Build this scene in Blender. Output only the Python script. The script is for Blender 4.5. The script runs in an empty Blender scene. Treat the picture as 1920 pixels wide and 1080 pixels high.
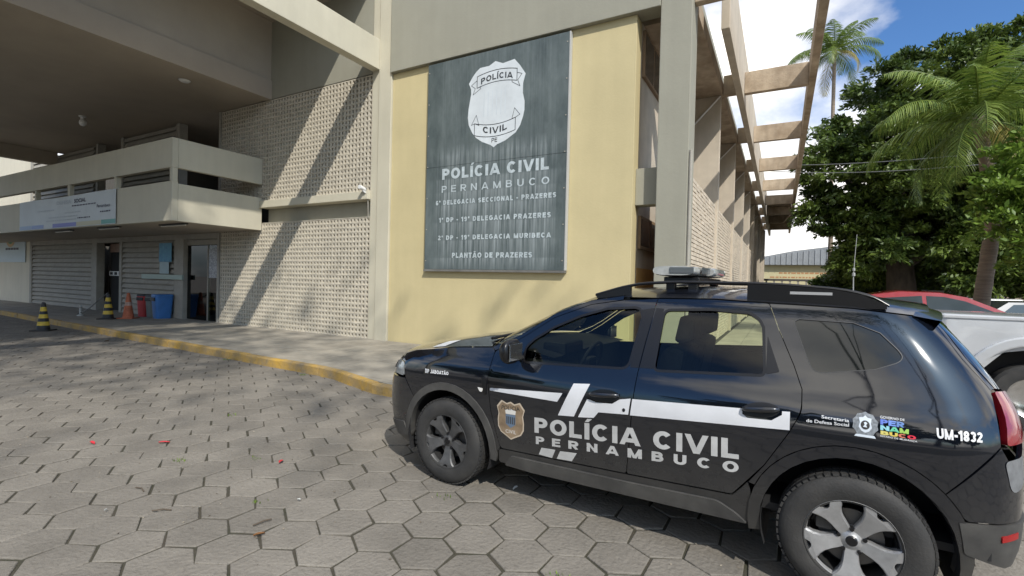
import bpy, bmesh, math, random, bisect
from mathutils import Vector, Matrix
from mathutils.geometry import delaunay_2d_cdt
R = math.radians
random.seed(7)
scene = bpy.context.scene
COL = scene.collection

# ------------------------------------------------------------------ camera, world, sun, exposure
YAW, PITCH, ROLL, FPX = R(28.95), R(-0.70), R(1.385), 911.0
cam_d = bpy.data.cameras.new('camera')
cam = bpy.data.objects.new('camera', cam_d)
COL.objects.link(cam)
fw = Vector((-math.sin(YAW)*math.cos(PITCH), math.cos(YAW)*math.cos(PITCH), math.sin(PITCH)))
rt = Vector((math.cos(YAW), math.sin(YAW), 0)); up = rt.cross(fw)
rt2 = rt*math.cos(ROLL)+up*math.sin(ROLL); up2 = -rt*math.sin(ROLL)+up*math.cos(ROLL)
m = Matrix((rt2, up2, -fw)).transposed().to_4x4(); m.translation = (0, 0, 1.65)
cam.matrix_world = m
cam_d.sensor_width = 36.0
cam_d.lens = FPX/1920*36.0
cam_d.clip_start = 0.05
cam_d.clip_end = 3000
scene.camera = cam

SUN = Vector((0.78, -0.70, 1.0)).normalized()          # towards the sun
SUN_EL = math.asin(SUN.z)
SUN_AZ = math.atan2(SUN.x, SUN.y)
world = bpy.data.worlds.new('World'); scene.world = world; world.use_nodes = True
nt = world.node_tree; nt.nodes.clear(); L = nt.links.new
def wn(t, **k):
    n = nt.nodes.new(t)
    for a, b in k.items(): setattr(n, a, b)
    return n
out = wn('ShaderNodeOutputWorld'); bg = wn('ShaderNodeBackground')
sky = wn('ShaderNodeTexSky', sky_type='NISHITA')
sky.sun_disc = False; sky.sun_elevation = SUN_EL; sky.sun_rotation = SUN_AZ
sky.altitude = 10; sky.air_density = 1.0; sky.dust_density = 1.6; sky.ozone_density = 2.5
tc = wn('ShaderNodeTexCoord')
mp = wn('ShaderNodeMapping'); mp.inputs['Scale'].default_value = (1.0, 1.0, 1.5); mp.inputs['Location'].default_value = (9.02, -7.73, -1.8)
mp.inputs['Rotation'].default_value = (0, 0, R(-200))
L(tc.outputs['Generated'], mp.inputs['Vector'])
n1 = wn('ShaderNodeTexNoise'); n1.inputs['Scale'].default_value = 1.9; n1.inputs['Detail'].default_value = 9; n1.inputs['Roughness'].default_value = 0.52
L(mp.outputs[0], n1.inputs['Vector'])
cr = wn('ShaderNodeValToRGB'); cr.color_ramp.elements[0].position = 0.455; cr.color_ramp.elements[1].position = 0.585
L(n1.outputs['Fac'], cr.inputs['Fac'])
n2 = wn('ShaderNodeTexNoise'); n2.inputs['Scale'].default_value = 3.2; n2.inputs['Detail'].default_value = 6
L(mp.outputs[0], n2.inputs['Vector'])
cr2 = wn('ShaderNodeValToRGB')
cr2.color_ramp.elements[0].position = 0.32; cr2.color_ramp.elements[0].color = (4.3, 4.3, 4.4, 1)
cr2.color_ramp.elements[1].position = 0.62; cr2.color_ramp.elements[1].color = (8.0, 7.7, 7.1, 1)
L(n2.outputs['Fac'], cr2.inputs['Fac'])
tint = wn('ShaderNodeMix', data_type='RGBA', blend_type='MULTIPLY'); tint.inputs['Factor'].default_value = 1.0
tint.inputs['B'].default_value = (0.37, 0.55, 0.74, 1)
L(sky.outputs[0], tint.inputs['A'])
mx = wn('ShaderNodeMix', data_type='RGBA')
L(cr.outputs['Color'], mx.inputs['Factor']); L(tint.outputs['Result'], mx.inputs['A']); L(cr2.outputs['Color'], mx.inputs['B'])
L(mx.outputs['Result'], bg.inputs['Color'])
bg.inputs['Strength'].default_value = 0.145
L(bg.outputs[0], out.inputs['Surface'])

sun_d = bpy.data.lights.new('sun', 'SUN'); sun_d.energy = 2.8; sun_d.angle = R(0.55); sun_d.color = (1.0, 0.95, 0.87)
sun = bpy.data.objects.new('sun', sun_d); COL.objects.link(sun)
sun.rotation_euler = (-SUN).to_track_quat('-Z', 'Y').to_euler(); sun.location = (20, -15, 25)
scene.view_settings.view_transform = 'Standard'; scene.view_settings.look = 'None'
scene.view_settings.gamma = 1.0; scene.view_settings.use_curve_mapping = False
scene.view_settings.exposure = 0.70
scene.cycles.max_bounces = 8; scene.cycles.transparent_max_bounces = 12
scene.cycles.use_denoising = True

# ------------------------------------------------------------------ helpers
def mat(name, col, rough=0.7, metal=0.0, spec=0.5, var=0.0, vscale=3.0, bump=0.0, bscale=60.0, coat=0.0, col2=None, island=0.0, stretch=None, streak=0.0, speck=0.0):
    M = bpy.data.materials.new(name); M.use_nodes = True
    t = M.node_tree; b = t.nodes['Principled BSDF']
    b.inputs['Roughness'].default_value = rough; b.inputs['Metallic'].default_value = metal
    b.inputs['Specular IOR Level'].default_value = spec; b.inputs['Coat Weight'].default_value = coat
    b.inputs['Coat Roughness'].default_value = 0.04
    c = (col[0], col[1], col[2], 1)
    b.inputs['Base Color'].default_value = c
    if var or bump or island or streak:
        g = t.nodes.new('ShaderNodeNewGeometry'); src = g.outputs['Position']
        if stretch:
            mpn = t.nodes.new('ShaderNodeMapping'); mpn.inputs['Scale'].default_value = stretch
            t.links.new(src, mpn.inputs['Vector']); src = mpn.outputs[0]
        last = None
        if var:
            n = t.nodes.new('ShaderNodeTexNoise'); n.inputs['Scale'].default_value = vscale; n.inputs['Detail'].default_value = 8; n.inputs['Roughness'].default_value = 0.62
            t.links.new(src, n.inputs['Vector'])
            r = t.nodes.new('ShaderNodeValToRGB'); r.color_ramp.elements[0].position = 0.3; r.color_ramp.elements[1].position = 0.7
            d = col2 if col2 else tuple(x*(1-var) for x in col)
            lo = tuple(x*(1+var*0.6) for x in col) if not col2 else col
            r.color_ramp.elements[0].color = (*d, 1); r.color_ramp.elements[1].color = (*lo, 1)
            t.links.new(n.outputs['Fac'], r.inputs['Fac']); last = r.outputs['Color']
        if streak:
            mp2 = t.nodes.new('ShaderNodeMapping'); mp2.inputs['Scale'].default_value = (2.2, 2.2, 0.16)
            t.links.new(g.outputs['Position'], mp2.inputs['Vector'])
            n = t.nodes.new('ShaderNodeTexNoise'); n.inputs['Scale'].default_value = 2.2; n.inputs['Detail'].default_value = 6
            t.links.new(mp2.outputs[0], n.inputs['Vector'])
            r = t.nodes.new('ShaderNodeMapRange'); r.inputs['From Min'].default_value = 0.35; r.inputs['From Max'].default_value = 0.7
            r.inputs['To Min'].default_value = 1.0-streak; r.inputs['To Max'].default_value = 1.0
            t.links.new(n.outputs['Fac'], r.inputs['Value'])
            mm = t.nodes.new('ShaderNodeMix'); mm.data_type = 'RGBA'; mm.blend_type = 'MULTIPLY'; mm.inputs['Factor'].default_value = 1
            if last: t.links.new(last, mm.inputs['A'])
            else: mm.inputs['A'].default_value = c
            t.links.new(r.outputs['Result'], mm.inputs['B']); last = mm.outputs['Result']
        if speck:
            n = t.nodes.new('ShaderNodeTexNoise'); n.inputs['Scale'].default_value = 30; n.inputs['Detail'].default_value = 10; n.inputs['Roughness'].default_value = 0.75
            t.links.new(src, n.inputs['Vector'])
            r = t.nodes.new('ShaderNodeValToRGB'); e = r.color_ramp.elements
            e[0].position = 0.30; e[0].color = (1-speck*1.3,)*3+(1,); e[1].position = 0.72; e[1].color = (1+speck,)*3+(1,)
            k = e.new(0.46); k.color = (1, 1, 1, 1); k = e.new(0.60); k.color = (1, 1, 1, 1)
            t.links.new(n.outputs['Fac'], r.inputs['Fac'])
            mm = t.nodes.new('ShaderNodeMix'); mm.data_type = 'RGBA'; mm.blend_type = 'MULTIPLY'; mm.inputs['Factor'].default_value = 1
            if last: t.links.new(last, mm.inputs['A'])
            else: mm.inputs['A'].default_value = c
            t.links.new(r.outputs['Color'], mm.inputs['B']); last = mm.outputs['Result']
        if island:
            ge = t.nodes.new('ShaderNodeNewGeometry'); oi = t.nodes.new('ShaderNodeObjectInfo')
            ad = t.nodes.new('ShaderNodeMath'); ad.operation = 'ADD'; t.links.new(ge.outputs['Random Per Island'], ad.inputs[0]); t.links.new(oi.outputs['Random'], ad.inputs[1])
            fr = t.nodes.new('ShaderNodeMath'); fr.operation = 'FRACT'; t.links.new(ad.outputs[0], fr.inputs[0])
            r = t.nodes.new('ShaderNodeMapRange'); r.inputs['To Min'].default_value = 1-island; r.inputs['To Max'].default_value = 1+island
            t.links.new(fr.outputs[0], r.inputs['Value'])
            mm = t.nodes.new('ShaderNodeMix'); mm.data_type = 'RGBA'; mm.blend_type = 'MULTIPLY'; mm.inputs['Factor'].default_value = 1
            if last: t.links.new(last, mm.inputs['A'])
            else: mm.inputs['A'].default_value = c
            t.links.new(r.outputs['Result'], mm.inputs['B']); last = mm.outputs['Result']
        if last: t.links.new(last, b.inputs['Base Color'])
        if bump:
            n = t.nodes.new('ShaderNodeTexNoise'); n.inputs['Scale'].default_value = bscale; n.inputs['Detail'].default_value = 8
            t.links.new(src, n.inputs['Vector'])
            bp = t.nodes.new('ShaderNodeBump'); bp.inputs['Strength'].default_value = bump; bp.inputs['Distance'].default_value = 0.02
            t.links.new(n.outputs['Fac'], bp.inputs['Height']); t.links.new(bp.outputs[0], b.inputs['Normal'])
    return M

def glass(name, tint, gloss_rough=0.0):
    M = bpy.data.materials.new(name); M.use_nodes = True
    t = M.node_tree; t.nodes.clear()
    o = t.nodes.new('ShaderNodeOutputMaterial'); mxs = t.nodes.new('ShaderNodeMixShader')
    tr = t.nodes.new('ShaderNodeBsdfTransparent'); tr.inputs[0].default_value = (*tint, 1)
    gl = t.nodes.new('ShaderNodeBsdfGlossy'); gl.inputs['Roughness'].default_value = gloss_rough
    fr = t.nodes.new('ShaderNodeFresnel'); fr.inputs['IOR'].default_value = 1.5
    t.links.new(fr.outputs[0], mxs.inputs[0]); t.links.new(tr.outputs[0], mxs.inputs[1]); t.links.new(gl.outputs[0], mxs.inputs[2])
    t.links.new(mxs.outputs[0], o.inputs['Surface'])
    return M

def link(name, me, parent=None, kind=None, loc=None):
    o = bpy.data.objects.new(name, me); COL.objects.link(o)
    if parent is not None: o.parent = parent
    if kind: o['kind'] = kind
    if loc is not None: o.location = loc
    return o
def thing(name, label, cat, loc=(0, 0, 0), rz=0.0, group=None):
    o = link(name, None); o.location = loc; o.rotation_euler = (0, 0, rz); o.empty_display_size = 0.2
    o['label'] = label; o['category'] = cat
    if group: o['group'] = group
    return o
def tag(o, label, cat, group=None):
    o['label'] = label; o['category'] = cat
    if group: o['group'] = group
    return o

class MB:
    def __init__(s): s.v = []; s.f = []
    def add(s, vs, fs):
        n = len(s.v); s.v += [tuple(v) for v in vs]; s.f += [tuple(i+n for i in f) for f in fs]
    def box(s, a, b):
        x0, y0, z0 = a; x1, y1, z1 = b
        s.add([(x0,y0,z0),(x1,y0,z0),(x1,y1,z0),(x0,y1,z0),(x0,y0,z1),(x1,y0,z1),(x1,y1,z1),(x0,y1,z1)],
              [(0,3,2,1),(4,5,6,7),(0,1,5,4),(1,2,6,5),(2,3,7,6),(3,0,4,7)])
    def prism(s, poly, fn0, fn1):
        n = len(poly)
        s.add([fn0(p) for p in poly]+[fn1(p) for p in poly],
              [tuple(range(n))[::-1], tuple(range(n, 2*n))]+[(i, (i+1) % n, n+(i+1) % n, n+i) for i in range(n)])
    def quad(s, a, b, c, d): s.add([a, b, c, d], [(0, 1, 2, 3)])
    def tube(s, pts, r, k=8, cap=True):
        pts = [Vector(p) for p in pts]; n = len(pts); base = len(s.v)
        rs = r if isinstance(r, (list, tuple)) else [r]*n
        prev = None
        for i, p in enumerate(pts):
            d = (pts[min(i+1, n-1)]-pts[max(i-1, 0)]).normalized()
            if prev is None: a = d.orthogonal().normalized()
            else:
                a = (prev-d*prev.dot(d)); a = a.normalized() if a.length > 1e-6 else d.orthogonal().normalized()
            prev = a; b = d.cross(a)
            for j in range(k):
                t = 2*math.pi*j/k; s.v.append(tuple(p+(a*math.cos(t)+b*math.sin(t))*rs[i]))
        for i in range(n-1):
            for j in range(k):
                s.f.append((base+i*k+j, base+i*k+(j+1) % k, base+(i+1)*k+(j+1) % k, base+(i+1)*k+j))
        if cap:
            s.f.append(tuple(base+j for j in range(k))[::-1]); s.f.append(tuple(base+(n-1)*k+j for j in range(k)))
    def lathe(s, prof, k=24, fn=lambda r, a, z: (r*math.cos(a), r*math.sin(a), z), a0=0.0, a1=2*math.pi):
        base = len(s.v); full = abs(a1-a0-2*math.pi) < 1e-6; kk = k if full else k+1
        for r, z in prof:
            for j in range(kk): s.v.append(tuple(fn(r, a0+(a1-a0)*j/k, z)))
        for i in range(len(prof)-1):
            for j in range(k):
                j2 = (j+1) % kk
                s.f.append((base+i*kk+j, base+i*kk+j2, base+(i+1)*kk+j2, base+(i+1)*kk+j))
    def grid(s, fn, nu, nv):
        base = len(s.v)
        for i in range(nu+1):
            for j in range(nv+1): s.v.append(tuple(fn(i/nu, j/nv)))
        for i in range(nu):
            for j in range(nv):
                a = base+i*(nv+1)+j; s.f.append((a, a+nv+1, a+nv+2, a+1))
    def ellipsoid(s, c, r, k=16, q=10):
        s.grid(lambda u, v: (c[0]+r[0]*math.sin(math.pi*v)*math.cos(2*math.pi*u), c[1]+r[1]*math.sin(math.pi*v)*math.sin(2*math.pi*u), c[2]+r[2]*math.cos(math.pi*v)), k, q)
    def mesh(s, name, m=None, smooth=False, bevel=0.0, recalc=True, angle=None):
        me = bpy.data.meshes.new(name); me.from_pydata(s.v, [], s.f)
        if bevel or recalc:
            bm = bmesh.new(); bm.from_mesh(me)
            if smooth: bmesh.ops.remove_doubles(bm, verts=bm.verts, dist=1e-5)
            if recalc: bmesh.ops.recalc_face_normals(bm, faces=bm.faces)
            if bevel: bmesh.ops.bevel(bm, geom=list(bm.edges), offset=bevel, segments=2, profile=0.6, affect='EDGES', clamp_overlap=True)
            bm.to_mesh(me); bm.free()
        if smooth:
            me.polygons.foreach_set('use_smooth', [True]*len(me.polygons))
            me.set_sharp_from_angle(angle=R(angle or 40))
        if m: me.materials.append(m)
        me.update(); return me
    def build(s, name, m, parent=None, kind=None, **k): return link(name, s.mesh(name, m, **k), parent, kind)
def bx(name, a, b, m, parent=None, bevel=0.0, kind=None):
    q = MB(); q.box([min(a[i], b[i]) for i in range(3)], [max(a[i], b[i]) for i in range(3)]); return q.build(name, m, parent, kind, bevel=bevel)

_txt = {}
def text_tris(s, offset=0.0, spacing=1.0):
    """Lettering as a flat triangle mesh: width 0..1, capital height 0..1."""
    key = (s, offset, spacing)
    if key in _txt: return _txt[key]
    cu = bpy.data.curves.new('t', 'FONT'); cu.body = s; cu.size = 1.0; cu.offset = offset; cu.space_character = spacing; cu.resolution_u = 4
    o = bpy.data.objects.new('t', cu); COL.objects.link(o)
    dg = bpy.context.evaluated_depsgraph_get(); e = o.evaluated_get(dg); me = e.to_mesh()
    vs = [(v.co.x, v.co.y) for v in me.vertices]; fs = [tuple(p.vertices) for p in me.polygons]
    e.to_mesh_clear(); bpy.data.objects.remove(o); bpy.data.curves.remove(cu)
    x0 = min(v[0] for v in vs); x1 = max(v[0] for v in vs); y0 = -offset; y1 = 0.729*1.0+offset
    _txt[key] = ([((x-x0)/(x1-x0), (y-y0)/(y1-y0)) for x, y in vs], fs); return _txt[key]
def glyph(ch, t):
    """heavy sans capital as strokes of weight t in a box one unit high: (width, list of stroke outlines)"""
    a = t/2; ps = []
    def stroke(pts, closed=False):
        n = len(pts); Lr = []; Rr = []
        for i in range(n):
            p = Vector(pts[i]); q0 = Vector(pts[i-1]) if (i or closed) else None; q1 = Vector(pts[(i+1) % n]) if (i < n-1 or closed) else None
            d0 = (p-q0).normalized() if q0 is not None else None; d1 = (q1-p).normalized() if q1 is not None else None
            d0 = d0 or d1; d1 = d1 or d0
            n0 = Vector((-d0.y, d0.x)); n1 = Vector((-d1.y, d1.x)); m_ = (n0+n1)
            m_ = m_.normalized() if m_.length > 1e-4 else n0; k = a/max(.45, m_.dot(n0))
            Lr.append(tuple(p+m_*k)); Rr.append(tuple(p-m_*k))
        if closed:
            for i in range(n): ps.append([Lr[i], Lr[(i+1) % n], Rr[(i+1) % n], Rr[i]])
        else:
            for i in range(n-1): ps.append([Lr[i], Lr[i+1], Rr[i+1], Rr[i]])
    def ar(cx, cy, rx, ry, a0, a1, n=12): return [(cx+rx*math.cos(R(lerp(a0, a1, k/n))), cy+ry*math.sin(R(lerp(a0, a1, k/n)))) for k in range(n+1)]
    base = {'Í': 'I', 'Ã': 'A', 'Ç': 'C', 'É': 'E'}.get(ch, ch)
    W = dict(O=.86, C=.80, P=.70, B=.74, R=.76, D=.78, L=.62, I=t, A=.84, V=.82, M=.94, N=.78, E=.66, U=.76, S=.70, Z=.68, T=.70, G=.84, J=.58, H=.76, F=.62)
    w = W.get(base, {'1': .42, '2': .62, '3': .62, '6': .64, '8': .64, '9': .64, '-': .36, ' ': .30, 'ª': .34}.get(base, .6)); h = .5-a; x1 = w-a
    if base == 'O': stroke(ar(w/2, .5, w/2-a, h, 0, 360, 28)[:-1], True)
    elif base in 'CG':
        stroke(ar(w/2, .5, w/2-a, h, 42, 318, 22))
        if base == 'G': stroke([(w*.55, .44), (x1, .44), (x1, .16)])
    elif base in 'PRBDLEFIHNMUTJ' and base not in 'UTJ': stroke([(a, 0), (a, 1)])
    r_ = (1-a-.47)/2
    if base in 'PR':
        cx = w-a-r_*1.05; stroke([(a, 1-a), (cx, 1-a)]+ar(cx, 1-a-r_, r_*1.05, r_, 90, -90)[1:]+[(a, 1-a-2*r_)])
        if base == 'R': stroke([(w*.46, 1-a-2*r_), (w-a*1.0, 0)])
    if base == 'B':
        r1 = (1-a-.53)/2; cx = w*.93-a-r1; stroke([(a, 1-a), (cx, 1-a)]+ar(cx, 1-a-r1, r1, r1, 90, -90)[1:]+[(a, .53)])
        r2 = (.53-a)/2; cx = w-a-r2; stroke([(a, .53), (cx, .53)]+ar(cx, a+r2, r2, r2, 90, -90)[1:]+[(a, a)])
    if base == 'D': cx = w*.42; stroke([(a, 1-a), (cx, 1-a)]+ar(cx, .5, w-a-cx, h, 90, -90, 16)[1:]+[(a, a)])
    if base == 'L': stroke([(a, a), (w, a)])
    if base in 'EF':
        stroke([(a, 1-a), (w, 1-a)]); stroke([(a, .53), (w*.93, .53)])
        if base == 'E': stroke([(a, a), (w, a)])
    if base == 'H': stroke([(x1, 0), (x1, 1)]); stroke([(a, .52), (x1, .52)])
    if base == 'A':
        stroke([(a*.62, -.05), (w/2-.01, 1.05)]); stroke([(w-a*.62, -.05), (w/2+.01, 1.05)]); stroke([(w*.22, .27), (w*.78, .27)])
    if base == 'V': stroke([(a*.62, 1.05), (w/2-.01, -.05)]); stroke([(w-a*.62, 1.05), (w/2+.01, -.05)])
    if base == 'N': stroke([(x1, 0), (x1, 1)]); stroke([(a*.9, 1.04), (w-a*.9, -.04)])
    if base == 'M': stroke([(x1, 0), (x1, 1)]); stroke([(a*.9, 1.04), (w/2, -.04)]); stroke([(w-a*.9, 1.04), (w/2, -.04)])
    if base == 'U': stroke([(a, 1), (a, .36)]+ar(w/2, .36, w/2-a, .36-a, 180, 360, 14)[1:]+[(x1, 1)])
    if base == 'J': stroke([(x1, 1), (x1, .30)]+ar(w/2, .30, w/2-a, .30-a, 0, -170, 12)[1:])
    if base == 'T': stroke([(0, 1-a), (w, 1-a)]); stroke([(w/2, 0), (w/2, 1-a)])
    if base == 'Z': stroke([(0, 1-a), (w, 1-a)]); stroke([(0, a), (w, a)]); stroke([(w-a*1.3, 1-a), (a*1.3, a)])
    if base == 'S':
        q = (1-2*a)/4; stroke(ar(w/2, 1-a-q, w/2-a, q, 25, 270, 14)+ar(w/2, a+q, w/2-a, q, 90, -155, 14)[1:])
    if base == '1': stroke([(w-a, 0), (w-a, 1)]); stroke([(w-a, 1-a), (0, .72)])
    if base == '2': stroke(ar(w/2, .70, w/2-a, .30-a, 165, -28, 12)+[(a, a*1.2)]); stroke([(0, a), (w, a)])
    if base == '3': stroke(ar(w/2, .75-a*.4, w/2-a, .25-a*.6, 160, -90, 12)); stroke(ar(w/2, .26+a*.1, w/2-a, .26-a*.9, 90, -160, 12))
    if base == '8': stroke(ar(w/2, .75-a*.4, w/2-a*1.15, .25-a*.6, 0, 360, 18)[:-1], True); stroke(ar(w/2, .27, w/2-a, .27-a, 0, 360, 18)[:-1], True)
    if base == '6': stroke(ar(w/2, .31, w/2-a, .31-a, 0, 360, 18)[:-1], True); stroke([(a, .31)]+ar(w/2, .55, w/2-a, .45-a, 180, 40, 12))
    if base == '9': stroke(ar(w/2, .69, w/2-a, .31-a, 0, 360, 18)[:-1], True); stroke([(w-a, .69)]+ar(w/2, .45, w/2-a, .45-a, 0, -140, 12))
    if base == '-': stroke([(0, .42), (w, .42)])
    if base == 'ª':
        a_ = a; a = a*.6; stroke(ar(w*.42, .80, w*.42-a, .13, 0, 360, 12)[:-1], True); stroke([(w-a, .64), (w-a, .98)]); a = a_
    ps = [[(x, max(0, min(1, y))) for x, y in p] for p in ps]
    k = len(ps)
    if ch == 'Í': ps.append([(a-.10, 1.06), (a+.06, 1.06), (a+.24, 1.26), (a+.02, 1.26)])
    if ch == 'Ã': ps.append([(w*.22, 1.07), (w*.40, 1.14), (w*.60, 1.07), (w*.80, 1.20), (w*.78, 1.28), (w*.60, 1.20), (w*.40, 1.27), (w*.20, 1.17)])
    if ch == 'Ç': ps.append([(w*.44, -.01), (w*.58, -.01), (w*.56, -.22), (w*.36, -.22)])
    return w, ps
_gl = {}
def glyph_mesh(ch, t):
    """union of the strokes as one clean triangle sheet"""
    if (ch, t) in _gl: return _gl[(ch, t)]
    w, ps = glyph(ch, t); V = []; E = []
    def ins(p, poly):
        c = False; x, y = p; j = len(poly)-1
        for i in range(len(poly)):
            xi, yi = poly[i]; xj, yj = poly[j]
            if (yi > y) != (yj > y) and x < (xj-xi)*(y-yi)/(yj-yi)+xi: c = not c
            j = i
        return c
    for p in ps:
        b = len(V); n = len(p); V += [Vector(q) for q in p]; E += [(b+i, b+(i+1) % n) for i in range(n)]
    if not V: _gl[(ch, t)] = (w, [], []); return _gl[(ch, t)]
    r = delaunay_2d_cdt(V, E, [], 0, 1e-4); vs = [tuple(v) for v in r[0]]; fs = []
    for f in r[2]:
        c = (sum(vs[k][0] for k in f)/len(f), sum(vs[k][1] for k in f)/len(f))
        if any(ins(c, p) for p in ps): fs.append(tuple(f))
    _gl[(ch, t)] = (w, vs, fs); return _gl[(ch, t)]
def text_obj(name, s, fn, m, parent, offset=0.0, spacing=1.0, weight=None, track=.14):
    """one flat object per letter shape"""
    if weight:
        x = 0; parts = []
        for ch in s:
            w, vs, fs = glyph_mesh(ch, weight); parts.append((x, vs, fs)); x += w+track
        W_ = x-track; items = [([((x0+v[0])/W_, v[1]) for v in vs], fs) for x0, vs, fs in parts if fs]
    else: items = [text_tris(s, offset, spacing)]
    res = None
    for vs, fs in items:
        par = list(range(len(vs)))
        def find(a):
            while par[a] != a: par[a] = par[par[a]]; a = par[a]
            return a
        for f in fs:
            for k in f[1:]: par[find(f[0])] = find(k)
        groups = {}
        for f in fs: groups.setdefault(find(f[0]), []).append(f)
        for fl in groups.values():
            ids = sorted({k for f in fl for k in f}); mp_ = {k: i for i, k in enumerate(ids)}
            me = bpy.data.meshes.new('letter'); me.from_pydata([tuple(fn(*vs[k])) for k in ids], [], [tuple(mp_[k] for k in f) for f in fl]); me.materials.append(m); me.update()
            res = link('letter', me, parent)
    return res
def lerp(a, b, t): return a+(b-a)*t

# ------------------------------------------------------------------ materials
M = {}
M['paver'] = mat('paver concrete', (0.192, 0.175, 0.149), 0.85, var=0.24, vscale=1.8, bump=0.6, bscale=34, island=0.09, speck=0.30, spec=0.3)
M['joint'] = mat('joint soil', (0.060, 0.050, 0.037), 0.95, var=0.5, vscale=6, col2=(0.038, 0.039, 0.022), bump=0.6, bscale=50)
M['slab'] = mat('sidewalk slab', (0.315, 0.287, 0.238), 0.85, var=0.22, vscale=3, bump=0.25, bscale=50, island=0.07, spec=0.3)
M['kerb'] = mat('yellow kerb paint', (0.50, 0.30, 0.045), 0.8, var=0.5, vscale=4, col2=(0.25, 0.20, 0.13), bump=0.8, bscale=12, speck=0.35)
M['yellow'] = mat('yellow wall paint', (0.535, 0.455, 0.255), 0.8, var=0.08, vscale=0.9, bump=0.10, bscale=24, streak=0.035)
M['grey'] = mat('grey beige paint', (0.305, 0.295, 0.235), 0.8, var=0.08, vscale=0.8, bump=0.12, bscale=22, streak=0.05)
M['cream'] = mat('cream paint', (0.53, 0.495, 0.385), 0.8, var=0.08, vscale=0.9, bump=0.12, bscale=22, streak=0.055)
M['ceil'] = mat('portico ceiling paint', (0.40, 0.345, 0.275), 0.85, var=0.10, vscale=0.8)
M['screen'] = mat('pierced block', (0.52, 0.475, 0.385), 0.85, var=0.16, vscale=6, bump=0.2, bscale=60)
M['louvre'] = mat('louvre grey', (0.33, 0.31, 0.265), 0.8, var=0.15, vscale=3)
M['pale'] = mat('pale far wall', (0.60, 0.56, 0.45), 0.85, var=0.08, vscale=0.7, streak=0.06)
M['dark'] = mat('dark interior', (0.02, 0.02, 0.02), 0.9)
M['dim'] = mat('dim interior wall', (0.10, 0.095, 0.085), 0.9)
M['stain'] = mat('weathered concrete', (0.60, 0.49, 0.36), 0.9, var=0.55, vscale=1.6, col2=(0.30, 0.225, 0.15), bump=0.4, bscale=25, streak=0.25)
M['fin'] = mat('fin paint', (0.55, 0.48, 0.38), 0.85, var=0.15, vscale=1.5, streak=0.12)
M['brick'] = mat('white lattice brick', (0.55, 0.475, 0.37), 0.85, var=0.16, vscale=4, island=0.10)
M['glassb'] = mat('dark window glass', (0.03, 0.035, 0.035), 0.08, spec=0.6)
M['frame'] = mat('brown window frame', (0.22, 0.15, 0.09), 0.6)
M['white'] = mat('white paint', (0.72, 0.72, 0.70), 0.5)
M['black'] = mat('black plastic', (0.018, 0.018, 0.019), 0.55)
M['rubber'] = mat('tyre rubber', (0.020, 0.020, 0.020), 0.75, var=0.45, vscale=7, col2=(0.042, 0.040, 0.037), bump=0.15, bscale=90)
M['chrome'] = mat('chrome', (0.75, 0.75, 0.75), 0.15, 1.0)
M['bark'] = mat('bark', (0.075, 0.06, 0.045), 0.95, var=0.5, vscale=5, bump=0.8, bscale=12, stretch=(1, 1, 0.35))
M['pbark'] = mat('palm bark', (0.25, 0.20, 0.15), 0.95, var=0.4, vscale=8, bump=0.8, bscale=10, stretch=(0.3, 0.3, 3))
M['tread'] = None
def leafmat(name, c1, c2, rough=0.45, trans=0.25, patch=False):
    Mx = bpy.data.materials.new(name); Mx.use_nodes = True; t = Mx.node_tree; b = t.nodes['Principled BSDF']
    ge = t.nodes.new('ShaderNodeNewGeometry'); r = t.nodes.new('ShaderNodeValToRGB')
    r.color_ramp.elements[0].color = (*c1, 1); r.color_ramp.elements[1].color = (*c2, 1)
    
    if patch:      # random lighter and darker clumps: highlights and recesses put into the leaf colour
        n = t.nodes.new('ShaderNodeTexNoise'); n.inputs['Scale'].default_value = 0.55; n.inputs['Detail'].default_value = 3; t.links.new(ge.outputs['Position'], n.inputs['Vector'])
        mr = t.nodes.new('ShaderNodeMapRange'); mr.inputs['From Min'].default_value = .38; mr.inputs['From Max'].default_value = .68; t.links.new(n.outputs['Fac'], mr.inputs['Value'])
        av = t.nodes.new('ShaderNodeMath'); av.operation = 'MULTIPLY_ADD'; av.inputs[1].default_value = .45; t.links.new(ge.outputs['Random Per Island'], av.inputs[0])
        m5 = t.nodes.new('ShaderNodeMath'); m5.operation = 'MULTIPLY'; m5.inputs[1].default_value = .6; t.links.new(mr.outputs[0], m5.inputs[0]); t.links.new(m5.outputs[0], av.inputs[2])
        t.links.new(av.outputs[0], r.inputs['Fac'])
    else: t.links.new(ge.outputs['Random Per Island'], r.inputs['Fac'])
    t.links.new(r.outputs[0], b.inputs['Base Color'])
    b.inputs['Roughness'].default_value = rough; b.inputs['Specular IOR Level'].default_value = 0.4
    tl = t.nodes.new('ShaderNodeBsdfTranslucent'); t.links.new(r.outputs[0], tl.inputs['Color'])
    ms = t.nodes.new('ShaderNodeMixShader'); ms.inputs[0].default_value = trans
    o = t.nodes['Material Output']; t.links.new(b.outputs[0], ms.inputs[1]); t.links.new(tl.outputs[0], ms.inputs[2]); t.links.new(ms.outputs[0], o.inputs['Surface'])
    return Mx
M['leaf'] = leafmat('mango leaf', (0.024, 0.052, 0.012), (0.14, 0.195, 0.034), 0.42, patch=True)
M['leaf2'] = leafmat('bright leaf', (0.08, 0.15, 0.02), (0.22, 0.33, 0.05), trans=0.4)
M['leaf3'] = leafmat('pale leaf', (0.07, 0.10, 0.04), (0.17, 0.20, 0.09))
M['frond'] = leafmat('palm frond', (0.085, 0.15, 0.022), (0.22, 0.285, 0.055), 0.4, 0.35)
M['frondy'] = leafmat('dry palm frond', (0.22, 0.19, 0.05), (0.32, 0.27, 0.08), 0.5, 0.3)
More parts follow.
